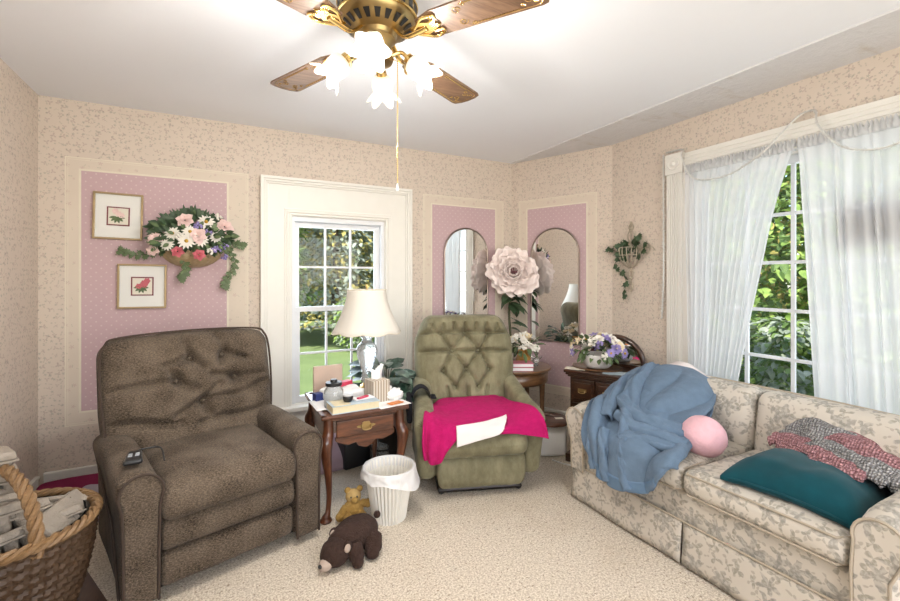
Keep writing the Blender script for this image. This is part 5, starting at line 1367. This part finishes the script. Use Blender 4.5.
# ------------------------------------------------------------------ framed prints
def framed(label, x0, x1, z0, z1, kind, tilt=0):
    w = x1 - x0; h = z1 - z0
    t = thing('framed_print', label, 'picture', ((x0 + x1) / 2, YB - .004, (z0 + z1) / 2), rot=(0, tilt, 0))
    m = MB()
    for (cx, cz, sx, sz) in ((0, h / 2 - .006, w, .012), (0, -h / 2 + .006, w, .012), (-w / 2 + .006, 0, .012, h - .024), (w / 2 - .006, 0, .012, h - .024)): m.box((cx, -.010, cz), (sx, .022, sz))
    m.build('frame', M['gold'], t, smooth=False, bevel=.002)
    m = MB(); m.box((0, -.006, 0), (w - .02, .006, h - .02)); mt = m.build('mat', M['matboard'], t, smooth=False)
    iw = w * .46; m = MB(); m.box((0, -.0095, -.0), (iw, .003, iw)); m.build('inner_mat', M['maroon'], mt, smooth=False)
    m = MB(); m.box((0, -.0115, 0), (iw - .016, .002, iw - .016)); pr = m.build('print', M['print'], t, smooth=False)
    rs = random.Random(kind); c = Vector((0, -.0135, .008))
    m = MB()
    for k in range(3 if kind == 1 else 5):
        cc = c + Vector((rs.uniform(-.022, .028), 0, rs.uniform(-.012, .03)))
        for i in range(6): a = 2 * PI * i / 6; m.leaf(cc, (math.cos(a), 0, math.sin(a)), (0, -1, 0), .021, .017, .0)
    m.build('painted_flower', M['pp'] if kind == 1 else M['pr'], pr)
    m = MB()
    for i in range(6): a = PI * (1.05 + .9 * i / 5); m.leaf(c + Vector((-.006, .0006, -.012)), (math.cos(a), 0, math.sin(a)), (0, -1, 0), .044, .016, 0)
    m.build('painted_leaf', M['leaf2'], pr)
framed('upper left square framed flower print with a white mat on the pink panel', -.752, -.487, 1.570, 1.872, 1, R(1.2))
framed('lower framed flower print below the flower basket on the pink panel', -.626, -.355, 1.118, 1.412, 2, R(.6))

# ------------------------------------------------------------------ wall flower basket
WBk = thing('wall_flower_basket', 'wicker wall basket overflowing with daisies, roses and ivy on the pink panel', 'flowers', (-.205, YB - .004, 1.50))
m = MB()
def hb_(u, v):
    th = PI * (1 + u); ph = (PI / 2) * v; r = 1 - .03 * math.cos(30 * ph) * 0
    return Vector((.175 * math.cos(th) * math.cos(ph) * (1 + .02 * math.cos(u * 60)), .13 * math.sin(th) * math.cos(ph) * (1 + .03 * math.cos(u * 60)), -.105 * math.sin(ph) * (1 + .02 * math.cos(v * 50))))
m.sheet(hb_, 60, 14); m.build('basket', M['wickertan'], WBk, thick=.008)
m = MB(); m.tube([(.178 * math.cos(PI * (1 + k / 20)), .132 * math.sin(PI * (1 + k / 20)), 0) for k in range(21)], .009, 7); m.build('rim', M['wickertan'], WBk)
m = MB(); rs = random.Random(31)
def inwall(p): return Vector((p.x, min(p.y, -.012), p.z))
for i in range(300):
    a = rs.random() * 2 * PI; q = math.sqrt(rs.random()); q *= .72 + .36 * abs(math.sin(2.5 * a + 1)); p = Vector((.225 * q * math.cos(a), -.10 + rs.uniform(-.07, .06), .080 + .15 * q * math.sin(a) * (1 if math.sin(a) > 0 else .45)))
    d = Vector((math.cos(a), rs.uniform(-1.2, .0), math.sin(a) * .8 + rs.uniform(-.4, .3)))
    m.leaf(p, d, (rs.uniform(-.3, .3), -1, .3), rs.uniform(.04, .075), .028, .2)
for i in range(26):
    a = rs.random() * PI; p = Vector((.16 * math.cos(a), -.06 + rs.uniform(-.04, .03), .14 + .10 * math.sin(a))); m.poly_leaf(p, (math.cos(a), -.2, math.sin(a)), (0, -1, .2), rs.uniform(.06, .085), IVY)
m.v = [inwall(v) for v in m.v]; m.build('foliage', M['leaf'], WBk)
m = MB(); rs = random.Random(77)
for i in range(90):
    a = rs.random() * 2 * PI; q = rs.uniform(.4, 1.12); p = Vector((.22 * q * math.cos(a), -.13 + rs.uniform(-.08, .06), .075 + .15 * q * math.sin(a) * (1 if math.sin(a) > 0 else .5))); m.leaf(p, (math.cos(a), rs.uniform(-1, .2), math.sin(a)), (rs.uniform(-.5, .5), -1, .3), rs.uniform(.035, .06), .026, .2)
m.v = [inwall(v) for v in m.v]; m.build('foliage', M['leaf2'], WBk)
m = MB(); st = MB()
for path in ([(-.14, -.05, .0), (-.24, -.05, -.02), (-.34, -.04, -.03), (-.40, -.035, .0)], [(.16, -.06, .02), (.24, -.06, .0), (.27, -.05, -.1), (.22, -.05, -.18), (.20, -.05, -.24)], [(.18, -.06, .05), (.26, -.05, .06), (.32, -.04, .05)], [(-.05, -.1, -.05), (-.03, -.1, -.13), (-.06, -.08, -.18)], [(-.1, -.05, .18), (-.06, -.05, .26)], [(.08, -.05, .18), (.14, -.05, .24)]):
    P = catmull(path, 5); st.tube(P, .0022, 5)
    for i in range(1, len(P)):
        d = (P[i] - P[i - 1]).normalized(); s = Vector((d.z, 0, -d.x)) * (1 if i % 2 else -1)
        m.poly_leaf(P[i], d * .5 + s + Vector((0, -.2, -.2)), (0, -1, .3), rs.uniform(.032, .05), IVY)
m.v = [inwall(v) for v in m.v]; iv = m.build('ivy', M['leaf2'], WBk); st.v = [inwall(v) for v in st.v]; st.build('vine', M['stem'], iv)
spots = [('daisy', -.02, .02, .05, 'pw'), ('daisy', .06, .03, .045, 'pw'), ('daisy', .09, .13, .05, 'pw'), ('daisy', -.10, .06, .045, 'pw'), ('daisy', -.13, .0, .04, 'pw'), ('daisy', .15, .05, .04, 'pw'), ('daisy', .0, .07, .045, 'pw'),
         ('rose', .20, .11, .055, 'pp'), ('rose', .04, .05, .055, 'pp'), ('rose', -.03, .13, .05, 'pp'), ('rose', -.20, .03, .045, 'pp'), ('rose', -.21, -.03, .035, 'pp'), ('rose', -.07, -.035, .036, 'pr'), ('rose', .05, -.05, .036, 'pr'),
         ('cluster', .04, .10, .035, 'pl'), ('cluster', .15, -.02, .035, 'pl'), ('cluster', .19, .0, .034, 'pl'), ('cluster', .10, .07, .03, 'pl'), ('cluster', .20, -.06, .03, 'pl'), ('cluster', .12, -.03, .034, 'pw'), ('cluster', -.06, .04, .034, 'pw'), ('cluster', .16, .16, .03, 'pw')]
for i, (k, x, z, r, mt) in enumerate(spots):
    flower(k, (x, -.235 + .38 * abs(x) + .3 * max(0, z), z * 1.25 + .035), (x * 1.2, -1, .25 + z), r, WBk, mt, i, 'yc' if k == 'daisy' else None)

# ------------------------------------------------------------------ wall sconce with ivy on the side wall
SW = thing('wall_sconce_planter', 'weathered wire wall planter with ivy, between the mirror and the side window', 'planter', (XR - .004, 2.43, 1.50), -PI / 2)
# local x along world -Y, local -y into the room
m = MB()
for k in range(9):
    a = PI * (1 + k / 8); m.tube(catmull([(.085 * math.cos(a), .10 * math.sin(a) - .006, .06), (.088 * math.cos(a), .10 * math.sin(a) - .006, .0), (.05 * math.cos(a), .06 * math.sin(a) - .006, -.075), (0, -.012, -.10)], 5), .004, 6)
for r, z in ((.085, .06), (.088, .0)): m.tube([(r * math.cos(PI * (1 + k / 16)), 1.15 * r * math.sin(PI * (1 + k / 16)) - .006, z) for k in range(17)], .004, 6)
m.build('wire_basket', M['iron'], SW)
m = MB()
for s in (-1, 1):
    m.tube(catmull([(0, -.008, .05), (.02 * s, -.008, .12), (.035 * s, -.008, .16), (.012 * s, -.008, .20), (.022 * s, -.008, .225), (0, -.008, .26)], 6), .0045, 6)
    m.tube(catmull([(.07 * s, -.01, .03), (.12 * s, -.01, .06), (.17 * s, -.01, .045), (.15 * s, -.01, .01), (.12 * s, -.01, .02)], 6), .0045, 6)
    m.tube(catmull([(.10 * s, -.01, .05), (.16 * s, -.01, .075), (.22 * s, -.01, .03)], 6), .004, 6)
    m.tube(catmull([(0, -.01, -.10), (.018 * s, -.01, -.15), (.0, -.01, -.20), (.014 * s, -.01, -.24), (0, -.01, -.29)], 6), .0045, 6)
m.tube([(0, -.01, .26), (0, -.01, -.10)], .004, 6)
for z in (.21, .26, -.18): m.blob((0, -.012, z), .011, 8, 6)
m.build('scrollwork', M['iron'], SW)
m = MB(); rs = random.Random(8)
for i in range(46):
    a = PI * (1 + rs.random()); q = rs.uniform(.3, 1.05); p = Vector((.09 * q * math.cos(a), .09 * q * math.sin(a) - .01, rs.uniform(-.04, .10)))
    m.poly_leaf(p, (math.cos(a) + rs.uniform(-.5, .5), -.4, rs.uniform(-.5, .9)), (0, -1, .3), rs.uniform(.04, .065), IVY)
for (x, z) in ((-.20, .07), (-.16, .05), (.08, .15), (.10, .11), (.13, .07), (.12, .03), (-.15, -.08), (-.12, -.10), (-.08, -.13), (-.03, -.19), (-.01, -.22), (-.06, -.29), (-.04, -.31), (.04, .12), (-.05, .09)):
    m.poly_leaf((x, -.03, z), (rs.uniform(-1, 1), -.2, rs.uniform(-1, .3)), (0, -1, .3), rs.uniform(.05, .07), IVY)
m.v = [inwall(v) for v in m.v]; iv = m.build('ivy', M['leaf'], SW)
m = MB(); m.tube(catmull([(0, -.06, .05), (-.10, -.04, .03), (-.20, -.03, .07)], 6), .0025, 5); m.tube(catmull([(-.05, -.06, .0), (-.15, -.03, -.08), (-.08, -.03, -.14), (-.03, -.03, -.2), (-.05, -.03, -.3)], 6), .0025, 5); m.build('vine', M['stem'], iv)

# ------------------------------------------------------------------ curtains on the side window (world coordinates, X = distance from the wall)
RX = XR - .055; RZ = 2.045
ROD = thing('curtain_rod', 'thin white curtain rod across the side window', 'curtain rod', (RX, 1.2, RZ))
m = MB(); m.tube([(0, .73, 0), (0, -.90, 0)], .008, 8); m.build('rod', M['trim'], ROD)
for y in (.72, -.89):
    m = MB(); m.tube([(0, y, 0), (.03, y, 0), (.053, y, 0)], .006, 8); m.build('bracket', M['trim'], ROD)
def curtain(label, top, bot, zb, nf, seed, curve=0):
    t = thing('sheer_curtain', label, 'curtain', (RX, (top[0] + top[1]) / 2, 0), group='sheer curtains of the side window')
    yc = (top[0] + top[1]) / 2
    m = MB()
    def f(u, v):
        k = v ** .85
        e = k ** 1.0
        ya = top[0] + (bot[0] - top[0]) * e; yb = top[1] + (bot[1] - top[1]) * (k ** 1.0) 
        uu = u + .012 * math.sin(2 * PI * nf * u * .37 + seed)
        y = ya + (yb - ya) * uu
        amp = .010 + .016 * sm(0, .25, v)
        ph = 2 * PI * nf * u + 1.4 * nz(u * 5, v * 1.5, seed)
        x = -.018 - amp * (1 + math.cos(ph)) * .5 - .012 * nz(u * 9, v * 3, seed + 3) - .016 * v
        return Vector((x, y - yc, RZ - .02 + (zb - RZ) * v))
    m.sheet(f, 220, 30); c = m.build('cloth', M['sheer'], t)
    m = MB()
    def hd(u, v):
        y = top[0] + (top[1] - top[0]) * u; ph = 2 * PI * nf * 2.2 * u + 3 * nz(u * 20, 0, seed)
        th = v * 2 * PI * .95
        return Vector((-.004 - .016 * math.sin(th) * (1 + .3 * math.sin(ph)), y - yc, .004 + RZ + .022 * math.cos(th) + (.014 * (1 + math.sin(ph * 1.3)) if v < .2 or v > .8 else 0)))
    m.sheet(hd, 260, 10); m.build('gathered_heading', M['sheer'], t); return t
curtain('left sheer white curtain, drawn back and narrow at its hem', (1.93, 1.285), (1.88, 1.57), .64, 13, 1)
curtain('right sheer white curtain hanging straight over the near half of the side window', (1.27, .35), (1.175, .35), .60, 17, 2)
m = MB(); m.box((0, 0, 0), (.012, .36, .21)); o = m.build('hanging_panel', M['extgrey'], None, loc=(XR - .012, .93, 1.585), smooth=False, bevel=.003); tag(o, 'dark grey rectangular panel hanging behind the right sheer curtain', 'panel')

# tinsel garlands
def tinsel(name, label, path, r=.011, step=.004, seed=1):
    P = catmull(path, 14); m = MB(); rs = random.Random(seed)
    m.tube(P, .0055, 5)
    for i in range(len(P) - 1):
        L = (P[i + 1] - P[i]).length; n = max(2, int(L / step))
        for k in range(n):
            p = P[i].lerp(P[i + 1], (k + rs.random()) / n); d = Vector((rs.uniform(-1, 1), rs.uniform(-1, 1), rs.uniform(-1, 1))).normalized()
            s = d.orthogonal().normalized() * .0036
            m.add([p - s, p + s, p + d * r * rs.uniform(.8, 1.7)], [(0, 1, 2)])
    o = m.build(name, M['tinsel'], None, smooth=False); return tag(o, label, 'garland')
xg = XR - .135
ya = 2.635 - (.72 - .20)          # far edge of casing in world Y
tinsel('tinsel_garland', 'silver tinsel hanging down the far edge of the side window casing', [(XR - .03, ya + .012, 2.22), (XR - .03, ya + .014, 1.9), (XR - .03, ya + .012, 1.6), (XR - .028, ya + .014, 1.3), (XR - .02, ya + .035, 1.02)], .016, .0022, 1)
tinsel('tinsel_garland', 'silver tinsel looped in swags from the header of the side window', [(XR - .04, 2.10, 2.225), (XR - .04, 1.97, 2.215), (xg + .03, 1.93, 2.14), (xg, 1.83, 1.98), (xg, 1.62, 1.95), (xg, 1.43, 2.03), (xg + .04, 1.33, 2.14), (XR - .04, 1.27, 2.225), (XR - .04, 1.20, 2.225), (xg + .04, 1.165, 2.13), (xg, 1.05, 1.98), (xg, .90, 1.93), (xg, .75, 1.98), (xg, .6, 2.1), (XR - .04, .5, 2.225)], .013, .0022, 2)

# ------------------------------------------------------------------ ceiling fan
FX, FY = .525, 1.635
FAN = thing('ceiling_fan', 'brass and wood ceiling fan with four lit tulip glass lamps', 'ceiling fan', (FX, FY, H))
m = MB(); m.lathe([(0, 0), (.10, 0), (.105, -.012), (.10, -.026), (.04, -.03)], 32); m.build('canopy', M['brass'], FAN)
m = MB(); m.lathe([(.06, -.022), (.12, -.028), (.142, -.045), (.15, -.075), (.15, -.118), (.135, -.145), (.10, -.168), (.075, -.178), (.07, -.193)], 48); mo = m.build('motor_housing', M['antique'], FAN)
for k in range(20):
    m = MB()
    a = 2 * PI * k / 20; m.add([(.1515 * math.cos(a + s * .09), .1515 * math.sin(a + s * .09), z) for s, z in ((-1, -.076), (1, -.076), (1, -.116), (-1, -.116))], [(0, 1, 2, 3)])
    m.build('vent', M['black'], mo, smooth=False); m = MB()
    m.add([((.134 if z > -.155 else .104) * math.cos(a + s * w), (.134 if z > -.155 else .104) * math.sin(a + s * w), z - .0022) for s, w, z in ((-1, .09, -.146), (1, .09, -.146), (1, .07, -.166), (-1, .07, -.166))], [(0, 1, 2, 3)])
    m.build('vent', M['black'], mo, smooth=False)
m = MB(); m.tube([(.152 * math.cos(2 * PI * k / 40), .152 * math.sin(2 * PI * k / 40), -.120) for k in range(40)], .005, 6, closed=True); m.tube([(.152 * math.cos(2 * PI * k / 40), .152 * math.sin(2 * PI * k / 40), -.073) for k in range(40)], .005, 6, closed=True); m.build('band', M['brass'], mo)
BZ = -.208
CA = R(-27.2)
def blade(ang):
    a = R(ang) + CA
    Mx = Matrix.Rotation(a, 4, 'Z')
    W = .068
    pl = [(.20, -.045), (.27, -W), (.635, -W - .008)] + [(.655, -W - .002), (.668, -.04), (.672, 0), (.668, .04), (.655, W + .002)] + [(.635, W + .008), (.27, W), (.20, .045)]
    Mb = Mx @ Matrix.Translation((0, 0, BZ)) @ Matrix.Rotation(R(-4), 4, 'X')
    m = MB(); m.prism(pl, .007, Mb); b = m.build('blade', M['blade'], FAN, smooth=False)
    m = MB()
    ins = [(x, y * .84) for x, y in pl[2:9]]
    m.tube([Mb @ Vector((x - .02, y, -.0012)) for x, y in [(.40, -W * .84)] + ins + [(.40, W * .84)]], .0012, 4)
    for s in (-1, 1):
        for (cx, cy, r0, tr) in ((.36, .030, .018, 1.3), (.395, .052, .011, 1.2), (.60, .022, .016, 1.4), (.62, .040, .009, 1.1), (.575, .040, .009, 1.2)):
            m.tube([Mb @ Vector((cx + r0 * (1 - k / 30) * math.cos(tr * 2 * PI * k / 24), s * (cy + r0 * (1 - k / 30) * math.sin(tr * 2 * PI * k / 24)), -.0012)) for k in range(25)], .0013, 4)
        m.tube([Mb @ Vector(p) for p in catmull([(.41, s * .055, -.0012), (.46, s * .056, -.0012), (.56, s * .056, -.0012)], 4)], .0012, 4)
    m.build('gilt_inlay', M['brass'], b)
    m = MB()
    m.tube(catmull([Mx @ Vector((.085, 0, -.183)), Mx @ Vector((.13, 0, BZ - .012)), Mx @ Vector((.19, 0, BZ - .010)), Mx @ Vector((.225, 0, BZ - .006))], 6), .013, 8, flat=.5)
    for s in (-1, 1):
        m.tube(catmull([Mb @ Vector(p) for p in ((.17, s * .006, -.006), (.20, s * .03, -.007), (.235, s * .055, -.006), (.275, s * .048, -.005), (.27, s * .028, -.005), (.245, s * .024, -.006))], 6), .0055, 6)
        m.blob(Mb @ Vector((.262, s * .045, -.007)), .007, 8, 6)
    m.prism([(.165, -.02), (.22, -.035), (.25, -.02), (.285, 0), (.25, .02), (.22, .035), (.165, .02)], .004, Mb @ Matrix.Translation((0, 0, -.006))); m.blob(Mb @ Vector((.275, 0, -.007)), .006, 8, 6)
    m.build('blade_arm', M['brass'], FAN)
for a in (56, 142, -29, 231): blade(a)
m = MB(); m.lathe([(.07, -.185), (.07, -.20), (.055, -.212), (.048, -.25), (.062, -.268), (.055, -.286), (.03, -.298), (.012, -.306), (0, -.308)], 32); m.build('switch_housing', M['antique'], FAN)
LP = []
for k in range(4):
    a = CA + k * PI / 2 + R(2); d = Vector((math.cos(a), math.sin(a), 0))
    m = MB(); m.tube(catmull([d * .045 + Vector((0, 0, -.262)), d * .09 + Vector((0, 0, -.245)), d * .118 + Vector((0, 0, -.268))], 6), .008, 8)
    ax = (d * .72 + Vector((0, 0, -.70))).normalized(); q = ax.to_track_quat('Z', 'Y').to_matrix().to_4x4()
    c0 = d * .112 + Vector((0, 0, -.262)); Mq = Matrix.Translation(c0) @ q @ Matrix.Scale(.86, 4)
    m.lathe([(.010, 0), (.024, .004), (.026, .03), (.028, .032)], 16, M=Mq); m.build('lamp_arm', M['brass'], FAN)
    def tul(th, r, z, t): 
        f = t ** 5; return (r * (1 + .18 * f * math.cos(6 * th)) + .008 * f, z + .016 * f * math.cos(6 * th))
    m = MB(); m.lathe([(.024, .025), (.040, .035), (.050, .055), (.050, .08), (.044, .10), (.045, .115), (.054, .13), (.066, .14)], 60, tul, M=Mq, caps=False); g = m.build('tulip_shade', M['tulip'], FAN, thick=.003)
    m = MB(); m.blob((0, 0, .085), (.020, .020, .028), 14, 10, M=Mq); m.build('bulb', M['bulb'], g)
    LP.append(Vector((FX, FY, H)) + (Mq @ Vector((0, 0, .155))))
m = MB(); rs = random.Random(3)
cx_, cy_ = .062, -.052
def chain_at(z): return (cx_, cy_, z)
z = -.29
m.tube([(.045, -.035, -.275), (cx_, cy_, -.29)], .0018, 5)
while z > -.76: m.blob((cx_, cy_, z), .0032, 6, 4); z -= .0075
ch = m.build('pull_chain', M['brass'], FAN)
m = MB(); m.lathe([(0, -.79), (.006, -.785), (.005, -.775), (.002, -.758)], 10, c=(cx_, cy_, 0)); m.build('chain_fob', M['white'], ch)
for i, p in enumerate(LP): light('fan_bulb_%s' % 'abcd'[i], 'POINT', p, BULB, (1, .95, .89), shadow_soft_size=.035)
